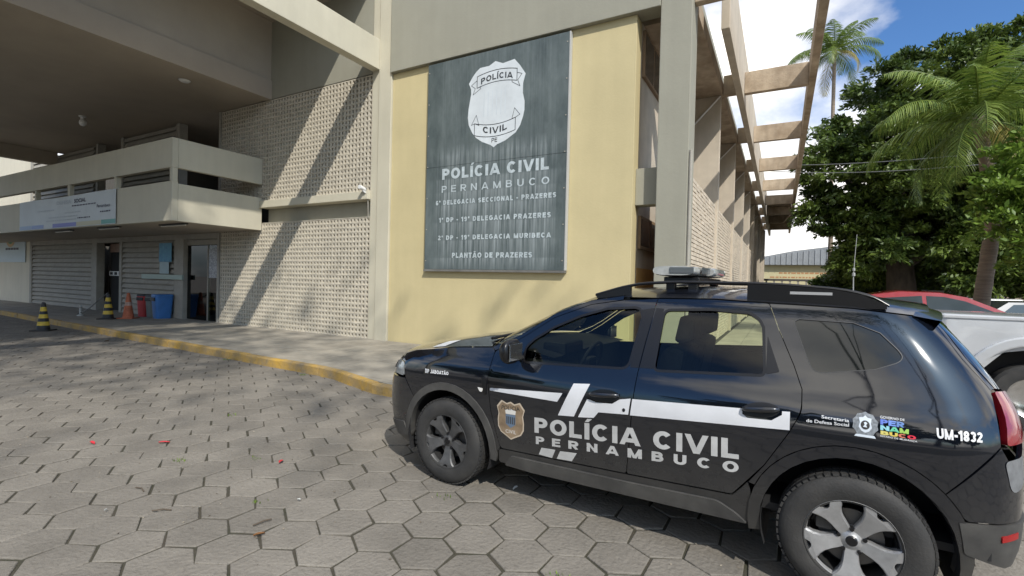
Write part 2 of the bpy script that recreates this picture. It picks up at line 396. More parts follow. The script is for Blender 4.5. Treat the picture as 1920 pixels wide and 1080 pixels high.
# ------------------------------------------------------------------ ground
def interp_xy(pts, x):
    for (x0, y0), (x1, y1) in zip(pts, pts[1:]):
        if x <= x1: return y0+(y1-y0)*(x-x0)/(x1-x0)
    return pts[-1][1]
g = MB(); g.quad((-400, -400, -0.07), (400, -400, -0.07), (400, 700, -0.07), (-400, 700, -0.07))
M['lot'] = mat('parking lot paving', (0.24, 0.22, 0.19), 0.9, var=0.3, vscale=0.8, bump=0.3, bscale=20)
g.build('ground', M['lot'], kind='structure', recalc=False)
KF = [(-45.0, 7.6), (-31.0, 6.86), (-25.0, 6.5), (-16.1, 6.03), (-10.0, 5.70), (-6.75, 5.56), (-6.25, 5.48), (-5.1, 5.13), (-4.2, 5.08), (-2.0, 5.06), (-0.75, 5.10), (-0.35, 5.45)]
street_mb = MB(); street_mb.quad((-46, -8, -0.0095), (12, -8, -0.0095), (12, 10, -0.0095), (-46, 10, -0.0095))
street = street_mb.build('street', M['joint'], kind='structure', recalc=False)
HA, HB, HO = (0.3425, -0.0062), (0.1685, -0.2985), (-3.562, 2.941)
HR = 0.1977
rng = random.Random(3)
def hexv(r, jit):
    out = []
    for k in range(6):
        a = math.pi/6+k*math.pi/3
        out.append((r*math.cos(a)+rng.uniform(-jit, jit), r*math.sin(a)+rng.uniform(-jit, jit)))
    return out
def hex_geo():
    o = hexv(HR-0.0085, 0.0070); vs = []; fs = []
    def ins(p, d):
        l = math.hypot(*p); return (p[0]*(1-d/l), p[1]*(1-d/l))
    for k, (d, z) in enumerate(((0, -0.034), (0.0, -0.005), (0.004, -0.001), (0.009, 0.0))):
        vs += [(*ins(p, d), z) for p in o]
    for lv in range(3):
        for k in range(6): fs.append((lv*6+k, lv*6+(k+1) % 6, lv*6+6+(k+1) % 6, lv*6+6+k))
    vs.append((rng.uniform(-.02, .02), rng.uniform(-.02, .02), rng.uniform(-0.003, 0.0025)))
    for k in range(6): fs.append((18+k, 18+(k+1) % 6, 24))
    return vs, fs
HEX = [hex_geo() for _ in range(14)]
HEXM = []
for vs, fs in HEX:
    me = bpy.data.meshes.new('paver'); me.from_pydata(vs, [], fs); me.materials.append(M['paver']); HEXM.append(me)
camMi = cam.matrix_world.inverted()
def project(p):
    q = camMi @ Vector(p)
    if q.z > -0.05: return None
    return (960+FPX*q.x/-q.z, 540-FPX*q.y/-q.z, -q.z)
cells = []
for i in range(-130, 60):
    for j in range(-26, 22):
        x = HO[0]+i*HA[0]+j*HB[0]; y = HO[1]+i*HA[1]+j*HB[1]
        if x < -40 or x > 9 or y < -1.5 or y > 9.5: continue
        if x < -0.35 and y > interp_xy(KF, x)+0.17: continue
        if x >= -0.4 and x < 0.05 and y > 5.6: continue
        cells.append((x, y))
vis = []; rest = []
for x, y in cells:
    p = project((x, y, 0))
    ok = p and -40 < p[0] < 1960 and 0 < p[1] < 1130
    under = -2.75 < x < 1.3 and 3.35+(-0.05*x) < y < 4.95
    if ok and not under: vis.append((p[2], x, y))
    else: rest.append((x, y))
vis.sort()
rest += [(x, y) for _, x, y in vis[296:]]
def jitter():
    return rng.randrange(14), rng.randrange(6)*math.pi/3+rng.uniform(-.012, .012), rng.uniform(-.0025, .0035), rng.uniform(-.014, .014), rng.uniform(-.014, .014)
for _, x, y in vis[:296]:
    k, a, dz, tx, ty = jitter()
    o = link('paver', HEXM[k], street); o.location = (x, y, dz); o.rotation_euler = (tx, ty, a-0.02)
pm = MB()
for x, y in rest:
    k, a, dz, tx, ty = jitter(); a -= 0.02; c, s = math.cos(a), math.sin(a); vs, fs = HEX[k]
    pm.add([(x+c*vx-s*vy, y+s*vx+c*vy, dz+vz+tx*vy-ty*vx) for vx, vy, vz in vs], fs)
pm.build('paver_field', M['paver'], street, kind='stuff', recalc=False)

# sidewalk of concrete slabs with a yellow kerb
sw = MB()
xs = [p[0] for p in KF]
for a, b in zip(KF, KF[1:]):
    sw.quad((a[0], a[1]+.1, 0.135), (b[0], b[1]+.1, 0.135), (b[0], 9.3, 0.135), (a[0], 9.3, 0.135))
sw.quad((-2.6, 9.3, 0.134), (-0.32, 9.3, 0.134), (-0.32, 50, 0.134), (-2.6, 50, 0.134))
sidewalk = sw.build('sidewalk', M['joint'], kind='structure', recalc=False)
SX, SY = 0.82, 0.57
x = -33.6
while x < -0.45:
    r = 0; y1 = 8.86
    while y1 > 4.6:
        y0 = y1-SY; gx = 0.004
        xa, xb = x+gx, x+SX-gx
        ya, yb = max(y0+gx, interp_xy(KF, xa)+0.118), max(y0+gx, interp_xy(KF, xb)+0.118)
        yt = y1-gx
        if yt-ya > 0.03 or yt-yb > 0.03:
            ya = min(ya, yt-0.01); yb = min(yb, yt-0.01)
            dz = rng.uniform(-.002, .002)
            q = MB(); q.prism([(xa, ya), (xb, yb), (xb, yt), (xa, yt)], lambda p: (p[0], p[1], 0.08), lambda p: (p[0], p[1], 0.150+dz))
            q.build('paving_slab', M['slab'], sidewalk, bevel=0.003)
        y1 -= SY
    x += SX
for k in range(24):
    for c in range(2):
        bx('paving_slab', (-1.46+c*.57, 8.87+k*.82, .08), (-.90+c*.57, 9.68+k*.82, .150+rng.uniform(-.002, .002)), M['slab'], sidewalk, 0.003)
kerb_root = MB(); 
for a, b in zip(KF, KF[1:]):
    kerb_root.prism([(a[0], a[1]+.02), (b[0], b[1]+.02), (b[0], b[1]+.12), (a[0], a[1]+.12)], lambda p: (p[0], p[1], -.06), lambda p: (p[0], p[1], .11))
kerb = kerb_root.build('kerb', M['joint'], kind='structure')
KP = KF+[(-0.30, 6.2), (-0.30, 16)]
for (ax, ay), (bx_, by) in zip(KP, KP[1:]):
    ln = math.hypot(bx_-ax, by-ay); n = max(1, round(ln/0.95)); dx, dy = (bx_-ax)/ln, (by-ay)/ln; nx, ny = -dy, dx
    if ax >= -0.31: nx, ny = -1, 0
    for k in range(n):
        s0 = k*ln/n+.003; s1 = (k+1)*ln/n-.003; o = rng.uniform(-.006, .006); t = 0.150+rng.uniform(-.004, .006)
        cs = [(0.0+o, -.05), (0.004+o, t-.022), (0.016+o, t-.004), (0.03+o, t), (0.112, t-.002), (0.112, -.05)]
        q = MB(); seg = 5
        pts = []
        for i in range(seg+1):
            s = lerp(s0, s1, i/seg); w = rng.uniform(-.004, .004)
            for u, z in cs: pts.append((ax+dx*s+nx*(u+(w if u < .05 else 0)), ay+dy*s+ny*(u+(w if u < .05 else 0)), z))
        fs = []; c = len(cs)
        for i in range(seg):
            for j in range(c-1): fs.append((i*c+j, i*c+j+1, (i+1)*c+j+1, (i+1)*c+j))
        fs.append(tuple(range(c))); fs.append(tuple(seg*c+j for j in range(c))[::-1])
        q.add(pts, fs); q.build('kerb_stone', M['kerb'], kerb)

# ------------------------------------------------------------------ police station building
YF = 8.88
ST = thing('police_station', 'large two storey cream and yellow public building with pierced block walls and covered entrance', 'building', (-8.4, YF, 0))
def P(name, a, b, m, bevel=0.008, kind=None, parent=None):
    p = parent or ST
    o = bx(name, a, b, M[m], p, bevel, kind)
    if p is ST: o.location = (8.4, -YF, 0)
    return o
def PB(q, name, m, kind=None, parent=None, **k):
    o = q.build(name, M[m], parent or ST, kind, **k)
    if parent is None: o.location = (8.4, -YF, 0)
    return o
P('yellow_wall', (-8.33, YF, 0.1), (-2.43, YF+.35, 6.60), 'yellow')
P('fascia', (-8.33, YF-.11, 6.60), (-1.995, YF+.3, 9.6), 'grey', 0.012)
P('pillar', (-8.735, YF-.06, 0.1), (-8.332, YF+.35, 9.6), 'cream', 0.012)
P('pilaster', (-8.985, YF-.02, 0.1), (-8.738, YF+.35, 9.6), 'cream', 0.01)
P('corner_column', (-1.99, YF-.08, 0.1), (-1.455, YF+.50, 9.6), 'grey', 0.015)
P('link_beam', (-2.428, YF+.18, 3.14), (-1.992, YF+.48, 3.82), 'grey')
P('portal_beam', (-8.98, -2.0, 6.77), (-8.735, YF-.022, 7.50), 'cream', 0.012)
P('column', (-8.98, -2.5, 0.0), (-8.735, -2.003, 7.5), 'cream', 0.012)
# pierced block screens
def screen(name, x0, x1, z0, z1):
    q = MB(); nx = round((x1-x0)/0.1235); nz = round((z1-z0)/0.1235); cx = (x1-x0)/nx; cz = (z1-z0)/nz; d = 0.055
    for i in range(nx):
        for j in range(nz):
            a = x0+i*cx; c = z0+j*cz; o = rng.uniform(-.0025, .0025); yy = YF+o
            h0, h1 = a+cx*.22, a+cx*.75; k0, k1 = c+cz*.14, c+cz*.80
            A = [(a, yy, c), (a+cx, yy, c), (a+cx, yy, c+cz), (a, yy, c+cz)]
            B = [(h0, yy, k0), (h1, yy, k0), (h1, yy, k1), (h0, yy, k1)]
            Cc = [(h0+.004, yy+d, k0+.02), (h1-.004, yy+d, k0+.02), (h1-.004, yy+d, k1), (h0+.004, yy+d, k1)]
            q.add(A+B+Cc, [(0, 1, 5, 4), (1, 2, 6, 5), (2, 3, 7, 6), (3, 0, 4, 7), (4, 5, 9, 8), (5, 6, 10, 9), (6, 7, 11, 10), (7, 4, 8, 11)])
    for j in range(nz):
        zz = z0+(j+.0)*cz; q.box((x0, YF-.005, zz-.004), (x1, YF+.02, zz+.004))
    PB(q, name, 'screen', 'stuff', recalc=False)
screen('upper_block_screen', -15.40, -8.99, 3.83, 6.72)
screen('lower_block_screen', -15.36, -8.99, 0.15, 3.18)
P('screen_backing', (-15.42, YF+.30, 0.1), (-8.99, YF+.36, 6.74), 'dark', 0)  # near-black sheet: the shade behind the holes is put into its colour
P('screen_ledge', (-13.3, YF-.11, 3.62), (-8.99, YF+.28, 3.825), 'cream', 0.01)
P('recess_wall', (-13.3, YF+.20, 3.20), (-8.99, YF+.26, 3.61), 'grey', 0)
P('screen_sill', (-13.3, YF-.01, 3.183), (-8.99, YF+.2, 3.198), 'screen', 0)
P('upper_wall', (-13.45, YF+.0, 6.745), (-8.99, YF+.3, 9.6), 'grey', 0)
P('screen_jamb', (-15.50, YF-.03, 0.1), (-15.405, YF+.4, 6.73), 'louvre')
# portico roofs
P('low_ceiling', (-27.5, -2.6, 6.745), (-13.2, YF+3.3, 7.35), 'ceil', 0.0)
P('ceiling_beam', (-13.195, -2.6, 6.72), (-12.95, YF-.002, 7.27), 'ceil', 0.01)
P('high_ceiling', (-14.6, -4.6, 8.95), (-9.05, YF+.6, 9.35), 'ceil', 0.0)
P('clerestory_wall', (-13.192, -4.6, 7.275), (-13.0, YF-.003, 8.947), 'ceil', 0.0)
P('edge_beam', (-27.75, -2.6, 6.2), (-27.505, YF-.01, 7.4), 'ceil', 0.01)
# entrance wall
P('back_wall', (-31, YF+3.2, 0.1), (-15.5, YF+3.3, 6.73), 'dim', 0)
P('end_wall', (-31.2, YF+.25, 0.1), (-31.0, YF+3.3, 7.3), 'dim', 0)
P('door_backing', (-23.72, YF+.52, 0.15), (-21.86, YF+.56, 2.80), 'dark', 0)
P('upper_floor', (-30.3, YF+.2, 2.98), (-15.52, YF+3.19, 3.3), 'ceil', 0)
P('side_wall', (-34.5, YF, 0.1), (-30.45, YF+.3, 9.0), 'pale', 0)
P('hall_floor', (-31, YF-.02, 0.09), (-15.5, YF+3.2, 0.146), 'slab', 0)
for (x0, x1) in ((-24.15, -23.72), (-21.86, -21.68), (-18.0, -17.45), (-30.44, -30.2)):
    P('jamb', (x0, YF-.02, 0.14), (x1, YF+.25, 2.96), 'louvre'); P('jamb', (x0 if x1-x0 < .3 else (x0+.25 if x0 < -20 else x0), YF-.02, 2.965), (x1 if x1-x0 < .3 or x0 < -20 else x0+.2, YF+.25, 6.72), 'louvre')
P('entrance_lintel', (-30.2, YF-.01, 2.80), (-15.51, YF+.22, 2.975), 'louvre', 0)
def louvre(x0, x1, z0, z1, name):
    fr = P(name, (x0, YF+.10, z0), (x1, YF+.13, z1), 'louvre', 0)
    n = round((z1-z0)/0.182); dz = (z1-z0)/n
    q = MB(); q.prism([(YF-.01, 0.0), (YF+.035, .138), (YF+.065, .138), (YF+.02, 0.0)], lambda p: (x0, p[0], p[1]), lambda p: (x1, p[0], p[1]))
    me = q.mesh('slat', M['louvre'])
    for k in range(n):
        o = link('slat', me, fr); o.location = (0, 0, z0+k*dz)
louvre(-30.19, -24.16, 0.16, 2.79, 'louvre_panel'); louvre(-21.67, -18.01, 0.16, 2.79, 'louvre_panel')
louvre(-30.19, -24.16, 3.4, 6.7, 'louvre_panel'); louvre(-21.67, -18.01, 3.4, 6.7, 'louvre_panel')
d = P('entrance_door', (-23.70, YF+.45, 0.15), (-21.87, YF+.50, 2.45), 'dark', 0.004)
P('door_rail', (-23.7, YF+.40, 1.52), (-21.87, YF+.445, 1.70), 'white', 0.004, parent=d)
for k in range(5): P('rail_mark', (-23.62+k*.36, YF+.392, 1.555), (-23.40+k*.36, YF+.399, 1.665), 'black', 0, parent=d)
M['brown'] = mat('brown transom', (0.30, 0.19, 0.14), 0.6, var=0.3)
P('transom', (-23.7, YF+.42, 2.46), (-21.87, YF+.48, 2.79), 'brown', 0.003)
# glazed door
M['tinted'] = glass('dark tinted door glass', (0.10, 0.11, 0.11))
M['clear'] = glass('clear glass', (0.55, 0.62, 0.58))
gd = P('glass_door', (-17.44, YF+.10, 2.62), (-15.52, YF+.16, 2.79), 'louvre', 0.003)
P('door_leaf', (-17.42, YF+.11, 0.16), (-16.25, YF+.15, 2.60), 'tinted', 0.003, parent=gd)
P('door_pane', (-16.20, YF+.12, 0.16), (-15.55, YF+.135, 2.60), 'clear', 0, parent=gd)
P('door_stile', (-16.245, YF+.10, 0.16), (-16.205, YF+.16, 2.60), 'louvre', 0.003, parent=gd)
M['notice'] = mat('printed notice', (0.62, 0.63, 0.64), 0.7, var=0.6, vscale=22, col2=(0.10, 0.11, 0.14))
P('notice', (-16.17, YF+.105, 1.55), (-15.62, YF+.113, 2.50), 'notice', 0, parent=gd)
M['lime'] = mat('lime panel', (0.22, 0.27, 0.05), 0.6)
P('reception_desk', (-17.0, YF+1.2, 0.15), (-15.6, YF+1.7, 1.3), 'lime', 0.01)
M['rail'] = mat('pale green rail', (0.34, 0.42, 0.37), 0.6)
P('wall_rail', (-20.0, YF-.10, 1.46), (-17.35, YF-.045, 1.62), 'rail', 0.006)
# balcony
BX, BY = -13.3, 6.47
P('balcony_parapet', (-40, BY, 2.98), (BX-.0, BY+.14, 3.97), 'cream', 0.01)
P('balcony_parapet', (BX-.14, BY+.143, 2.98), (BX, YF-.016, 3.92), 'cream', 0.01)
P('balcony_band', (-40, BY, 4.31), (BX, BY+.14, 5.05), 'cream', 0.01)
P('balcony_band', (BX-.14, BY+.143, 4.31), (BX, YF-.016, 5.05), 'cream', 0.01)
P('balcony_floor', (-40, BY+.142, 2.985), (BX-.142, YF+.0, 3.15), 'ceil', 0)
for x in (-13.44, -16.35, -19.35, -21.9, -26.0):
    P('balcony_post', (x, BY+.01, 3.972), (x+.135, BY+.13, 4.308), 'cream', 0.006)
M['tube'] = mat('tube light', (0.72, 0.72, 0.68), 0.4)
# side elevation along the pergola
WX = -2.43
P('side_elevation', (WX-.3, YF+.36, 0.1), (WX, 52, 6.62), 'fin', 0)
P('eaves_slab', (WX-.3, YF+.52, 6.625), (-1.45, 52, 6.95), 'stain', 0.01)
P('roof_parapet', (WX-.3, YF+.36, 6.955), (-2.1, 52, 9.5), 'grey', 0)
P('pergola_outer_beam', (0.45, YF-.1, 6.60), (0.60, 50, 7.15), 'stain', 0.012)
P('pergola_fin', (-1.10, YF+.86, 6.42), (-0.95, 50, 7.75), 'fin', 0.012)
BAYS = [13.7+4.7*k for k in range(8)]
P('pergola_cross_beam', (-1.452, YF+.1, 6.62), (0.447, YF+.27, 7.15), 'stain', 0.012)
for k, y in enumerate(BAYS):
    P('pergola_cross_beam', (-1.447, y, 6.63), (-1.103, y+.17, 7.14), 'stain', 0.012)
    P('pergola_cross_beam', (-.947, y, 6.60), (0.447, y+.17, 7.14), 'stain', 0.012)
    P('buttress', (WX+.002, y-.06, 0.15), (-1.49, y+.10, 6.62), 'fin', 0.01)
    q = MB(); q.tube([(-2.2, y-.12, 5.85), (-1.5, y-.12, 6.58)], 0.022, 6); PB(q, 'diagonal_rod', 'white', recalc=True)  # thin white slanting rod just ahead of each buttress
prev = YF+.6
for k, y in enumerate(BAYS[:5]):
    q = MB(); z = 0.17; r = 0
    while z < 3.75:
        yy = prev+(0 if r % 2 else -.14)
        while yy < y-.07:
            a, b = max(yy+.006, prev), min(yy+.274, y-.07)
            if b-a > .03:
                o = rng.uniform(-.006, .006); q.box((-1.62, a, z), (-1.552+o, b, z+.068))
            yy += .28
        z += .084; r += 1
    PB(q, 'lattice_wall', 'brick', 'stuff', recalc=False)
    P('lattice_backing', (-1.66, prev, 0.15), (-1.625, y-.07, 3.75), 'brown', 0)
    # window of the bay
    prev_w = prev if k else 11.7
    w = P('window', (WX+.003, prev_w+.25, 4.35), (WX+.05, y-.35, 6.1), 'frame', 0.004)
    n = 5; wd = (y-.35-prev_w-.25-.1)/n
    for i in range(n): P('pane', (WX+.045, prev_w+.30+i*wd, 4.42), (WX+.056, prev_w+.30+(i+1)*wd-.05, 6.03), 'glassb', 0, parent=w)
    prev = y+.11
P('pergola_roof', (-.945, 36.0, 7.16), (.448, 50, 7.30), 'stain', 0)
P('far_end_wall', (WX, 46.95, 0.15), (-1.3, 47.1, 6.6), 'fin', 0)
# windows by the yellow corner
for (y0, y1, z0, z1, n) in ((YF+.42, YF+2.6, 5.62, 6.50, 3), (YF+.42, YF+2.6, 2.35, 2.98, 3)):
    w = P('window', (WX+.003, y0, z0), (WX+.06, y1, z1), 'frame', 0.004)
    wd = (y1-y0)/n
    for i in range(n): P('pane', (WX+.052, y0+.04+i*wd, z0+.06), (WX+.064, y0+(i+1)*wd-.04, z1-.06), 'glassb', 0, parent=w)
M['orange'] = mat('ochre dado', (0.52, 0.30, 0.10), 0.8, var=0.1)
P('ochre_dado', (WX+.003, YF+.40, 0.15), (WX+.012, YF+4.6, 1.98), 'orange', 0)
q = MB(); q.tube([(-1.42, YF-.05, .2), (-1.42, YF-.05, 4.0)], .028, 8); PB(q, 'drainpipe', 'louvre', smooth=True)
# ------------------------------------------------------------------ police car
def ci(pts, x):
    n = len(pts)
    if x <= pts[0][0]: return pts[0][1]
    if x >= pts[-1][0]: return pts[-1][1]
    i = 0
    while pts[i+1][0] < x: i += 1
    x0, y0 = pts[i]; x1, y1 = pts[i+1]
    sl = lambda a, b: (pts[b][1]-pts[a][1])/(pts[b][0]-pts[a][0])
    def tg(k):
        if k == 0: return sl(0, 1)
        if k == n-1: return sl(n-2, n-1)
        a, b = sl(k-1, k), sl(k, k+1)
        return 0. if a*b <= 0 else 2*a*b/(a+b)
    m0, m1 = tg(i), tg(i+1); h = x1-x0; t = (x-x0)/h
    return (2*t**3-3*t*t+1)*y0+(t**3-2*t*t+t)*h*m0+(-2*t**3+3*t*t)*y1+(t**3-t*t)*h*m1
# crease under the shoulder and hollow door bottom give the flank its shape
WZ = [(.15,.80),(.25,.84),(.36,.862),(.5,.880),(.7,.894),(.85,.899),(.95,.890),(1.02,.868),(1.08,.842),(1.2,.80),(1.35,.745),(1.5,.685),(1.56,.65),(1.60,.60),(1.63,.52)]
XF = [(.15,-2.06),(.25,-2.17),(.4,-2.22),(.55,-2.235),(.7,-2.225),(.85,-2.19),(.95,-2.13),(1.02,-2.05),(1.1,-1.97)]
XR = [(.15,2.00),(.3,2.06),(.45,2.09),(.65,2.095),(.8,2.09),(.95,2.08),(1.05,2.06),(1.2,1.99),(1.35,1.89),(1.5,1.77),(1.58,1.70),(1.65,1.66)]
PL = [(-1.,0),(-.998,.28),(-.988,.53),(-.966,.74),(-.922,.885),(-.84,.960),(-.70,.987),(-.45,.996),(0,1.),(.45,.997),(.70,.985),(.83,.955),(.91,.89),(.958,.78),(.985,.60),(.997,.33),(1.,0)]
XI = [-math.cos(math.pi*k/500) for k in range(501)]
OM = [ci(PL, x) for x in XI]
SS = [0.0]
for k in range(500): SS.append(SS[-1]+math.hypot((XI[k+1]-XI[k])*2.18, (OM[k+1]-OM[k])*.9))
STOT = SS[-1]
def xi_of_s(s):
    i = min(499, max(0, bisect.bisect_right(SS, s)-1)); t = (s-SS[i])/(SS[i+1]-SS[i])
    return lerp(XI[i], XI[i+1], t), lerp(OM[i], OM[i+1], t)
def s_of_x(x, z):
    a, b = ci(XF, z), ci(XR, z); xi = max(-1, min(1, 2*(x-a)/(b-a)-1))
    i = min(499, max(0, bisect.bisect_right(XI, xi)-1)); t = (xi-XI[i])/(XI[i+1]-XI[i])
    return lerp(SS[i], SS[i+1], t)
def F(s, z, off=0.0):
    def f(s, z):
        sg = 1
        if s < 0: s, sg = -s, -1
        if s > STOT: s, sg = 2*STOT-s, -1
        xi, w = xi_of_s(s); a, b = ci(XF, z), ci(XR, z)
        return Vector((lerp(a, b, (xi+1)/2), -sg*ci(WZ, z)*w, z))
    p = f(s, z); e = .004
    n = (f(s+e, z)-f(s-e, z)).cross(f(s, z+e)-f(s, z-e))
    n.normalize()
    return p+n*off, n
def area(p): return sum(a[0]*b[1]-b[0]*a[1] for a, b in zip(p, p[1:]+p[:1]))/2
def ccw(p): return list(p) if area(p) > 0 else list(p)[::-1]
def fillet(pts):
    out = []; n = len(pts)
    for i, p in enumerate(pts):
        r = p[2] if len(p) > 2 else 0
        if not r: out.append((p[0], p[1])); continue
        a = Vector(pts[i-1][:2]); b = Vector(p[:2]); c = Vector(pts[(i+1) % n][:2])
        d1 = min(r, (a-b).length*.49); d2 = min(r, (c-b).length*.49)
        p1 = b+(a-b).normalized()*d1; p2 = b+(c-b).normalized()*d2
        for k in range(6):
            t = k/5; q = p1*(1-t)**2+b*2*t*(1-t)+p2*t*t; out.append((q.x, q.y))
    return out
def dens(p, step):
    out = []
    for a, b in zip(p, p[1:]+p[:1]):
        n = max(1, math.ceil(math.hypot(b[0]-a[0], b[1]-a[1])/step))
        for k in range(n): out.append((lerp(a[0], b[0], k/n), lerp(a[1], b[1], k/n)))
    return out
def poff(p, d):
    """grow (d>0) or shrink a CCW polygon"""
    out = []; n = len(p)
    for i in range(n):
        a, b, c = Vector(p[i-1]), Vector(p[i]), Vector(p[(i+1) % n])
        e1 = (b-a); e2 = (c-b)
        if e1.length < 1e-6 or e2.length < 1e-6: out.append(tuple(b)); continue
        e1.normalize(); e2.normalize(); n1 = Vector((e1.y, -e1.x)); n2 = Vector((e2.y, -e2.x)); m_ = n1+n2
        if m_.length < .3: m_ = n1
        m_ = m_.normalized(); k = 1/max(.5, m_.dot(n1)); q = b+m_*d*k; out.append((q.x, q.y))
    return out
def inside(p, poly):
    c = False; x, y = p; j = len(poly)-1
    for i in range(len(poly)):
        xi, yi = poly[i]; xj, yj = poly[j]
        if (yi > y) != (yj > y) and x < (xj-xi)*(y-yi)/(yj-yi)+xi: c = not c
        j = i
    return c
def panel(name, pts, m, parent, holes=(), off=0.0, gap=0.0025, fl=0.02, step=0.05, sides=(-1, 1), dom='xz', label=None):
    tos = (lambda p: (s_of_x(p[0], p[1]), p[1])) if dom == 'xz' else (lambda p: p)
    outer = ccw([tos(p) for p in dens(ccw(fillet(pts)), step)])
    outer = poff(outer, -gap)
    hs = [poff(ccw([tos(p) for p in dens(ccw(fillet(h)), step)]), gap) for h in holes]
    V = []; E = []
    for lp in [outer]+hs:
        b = len(V); n = len(lp); V += [Vector(p) for p in lp]; E += [(b+i, b+(i+1) % n) for i in range(n)]
    x0 = min(p[0] for p in outer); x1 = max(p[0] for p in outer); z0 = min(p[1] for p in outer); z1 = max(p[1] for p in outer)
    i = 0; gx = x0+step/2
    while gx < x1:
        gz = z0+step/2
        while gz < z1:
            if inside((gx, gz), outer) and not any(inside((gx, gz), h) for h in hs): V.append(Vector((gx, gz)))
            gz += step
        gx += step
    r = delaunay_2d_cdt(V, E, [], 0, 1e-5)
    vv = [tuple(v) for v in r[0]]; ff = []
    for f in r[2]:
        c = (sum(vv[k][0] for k in f)/len(f), sum(vv[k][1] for k in f)/len(f))
        if inside(c, outer) and not any(inside(c, h) for h in hs): ff.append(tuple(f))
    P3 = [F(s, z, off) for s, z in vv]
    co = [tuple(p) for p, n in P3]; no = [tuple(n) for p, n in P3]
    nf = []
    for f in ff:
        a, b, c = (Vector(co[k]) for k in f[:3])
        if (b-a).cross(c-a).dot(Vector(no[f[0]])) < 0: f = f[::-1]
        nf.append(f)
    if fl:
        for lp in [outer]+hs:
            b = len(co); n = len(lp)
            q = [F(s, z, off) for s, z in lp]
            co += [tuple(p) for p, _ in q]+[tuple(p-nn*fl) for p, nn in q]
            for k in range(n):
                a1, a2 = k, (k+1) % n
                e = (q[a2][0]-q[a1][0])
                e = e.normalized() if e.length > 0 else Vector((1, 0, 0))
                no_ = e.cross(q[a1][1])
                if lp is outer: pass
                nf.append((b+a1, b+n+a1, b+n+a2, b+a2))
            sgn = 1 if lp is outer else -1
            nn_ = []
            for k in range(n):
                e = (q[(k+1) % n][0]-q[k-1][0]); v = e.cross(q[k][1]).normalized() if e.length > 0 else q[k][1]
                nn_.append(tuple(v*sgn))
            no += nn_+nn_
    res = []
    for sd in sides:
        if sd == -1: c2, n2, f2 = co, no, nf
        else:
            c2 = [(x, -y, z) for x, y, z in co]; n2 = [(x, -y, z) for x, y, z in no]; f2 = [f[::-1] for f in nf]
        me = bpy.data.meshes.new(name); me.from_pydata(c2, [], f2); me.materials.append(m)
        me.polygons.foreach_set('use_smooth', [True]*len(me.polygons)); me.update()
        if len(me.vertices) == len(n2): me.normals_split_custom_set_from_vertices(n2)
        o = link(name, me, parent)
        if label: o['label'] = label
        res.append(o)
    return res

CA = R(-3.12)
CAR = thing('police_car', 'black police station wagon with white stripe, badge and roof light bar on hexagonal pavers', 'police car', (-0.9463, 3.9987, 0), CA)
PAINT = mat('black car paint', (0.006, 0.0075, 0.012), 0.28, coat=1.0, spec=0.5, var=0.35, vscale=2.2, col2=(0.010, 0.0115, 0.016))
def dusty():
    Mx = bpy.data.materials.new('dusty car paint'); Mx.use_nodes = True; t = Mx.node_tree; b = t.nodes['Principled BSDF']
    g_ = t.nodes.new('ShaderNodeTexCoord'); sx = t.nodes.new('ShaderNodeSeparateXYZ'); t.links.new(g_.outputs['Object'], sx.inputs[0])
    n = t.nodes.new('ShaderNodeTexNoise'); n.inputs['Scale'].default_value = 4.5; n.inputs['Detail'].default_value = 9; n.inputs['Roughness'].default_value = .65
    t.links.new(g_.outputs['Object'], n.inputs['Vector'])
    mr = t.nodes.new('ShaderNodeMapRange'); mr.inputs['From Min'].default_value = .86; mr.inputs['From Max'].default_value = .30; mr.inputs['To Min'].default_value = 0; mr.inputs['To Max'].default_value = 1
    t.links.new(sx.outputs['Z'], mr.inputs['Value'])
    pw = t.nodes.new('ShaderNodeMath'); pw.operation = 'POWER'; pw.inputs[1].default_value = 1.6; t.links.new(mr.outputs[0], pw.inputs[0])
    mu = t.nodes.new('ShaderNodeMath'); mu.operation = 'MULTIPLY'; t.links.new(pw.outputs[0], mu.inputs[0]); t.links.new(n.outputs['Fac'], mu.inputs[1])
    mxn = t.nodes.new('ShaderNodeMix'); mxn.data_type = 'RGBA'; mxn.inputs['A'].default_value = (.004, .0055, .0095, 1); mxn.inputs['B'].default_value = (.085, .08, .07, 1)
    t.links.new(mu.outputs[0], mxn.inputs['Factor']); t.links.new(mxn.outputs['Result'], b.inputs['Base Color'])
    rg = t.nodes.new('ShaderNodeMapRange'); rg.inputs['From Max'].default_value = .45; rg.inputs['To Min'].default_value = .05; rg.inputs['To Max'].default_value = .42
    t.links.new(mu.outputs[0], rg.inputs['Value']); t.links.new(rg.outputs[0], b.inputs['Roughness'])
    cw = t.nodes.new('ShaderNodeMapRange'); cw.inputs['From Max'].default_value = .45; cw.inputs['To Min'].default_value = 1.0; cw.inputs['To Max'].default_value = .12
    t.links.new(mu.outputs[0], cw.inputs['Value']); t.links.new(cw.outputs[0], b.inputs['Coat Weight']); b.inputs['Coat Roughness'].default_value = .05
    bp = t.nodes.new('ShaderNodeBump'); n3 = t.nodes.new('ShaderNodeTexNoise'); n3.inputs['Scale'].default_value = 3.0; n3.inputs['Detail'].default_value = 2
    t.links.new(g_.outputs['Object'], n3.inputs['Vector']); bp.inputs['Strength'].default_value = .05; bp.inputs['Distance'].default_value = .05
    t.links.new(n3.outputs['Fac'], bp.inputs['Height']); t.links.new(bp.outputs[0], b.inputs['Normal']); t.links.new(bp.outputs[0], b.inputs['Coat Normal'])
    return Mx
BODY = dusty()
CLAD = mat('dusty grey cladding', (0.036, 0.035, 0.034), 0.55, var=0.5, vscale=5, col2=(0.085, 0.082, 0.075))
SATIN = mat('satin black trim', (0.007, 0.007, 0.008), 0.3)
WGL = glass('car window glass', (0.84, 0.90, 0.76))
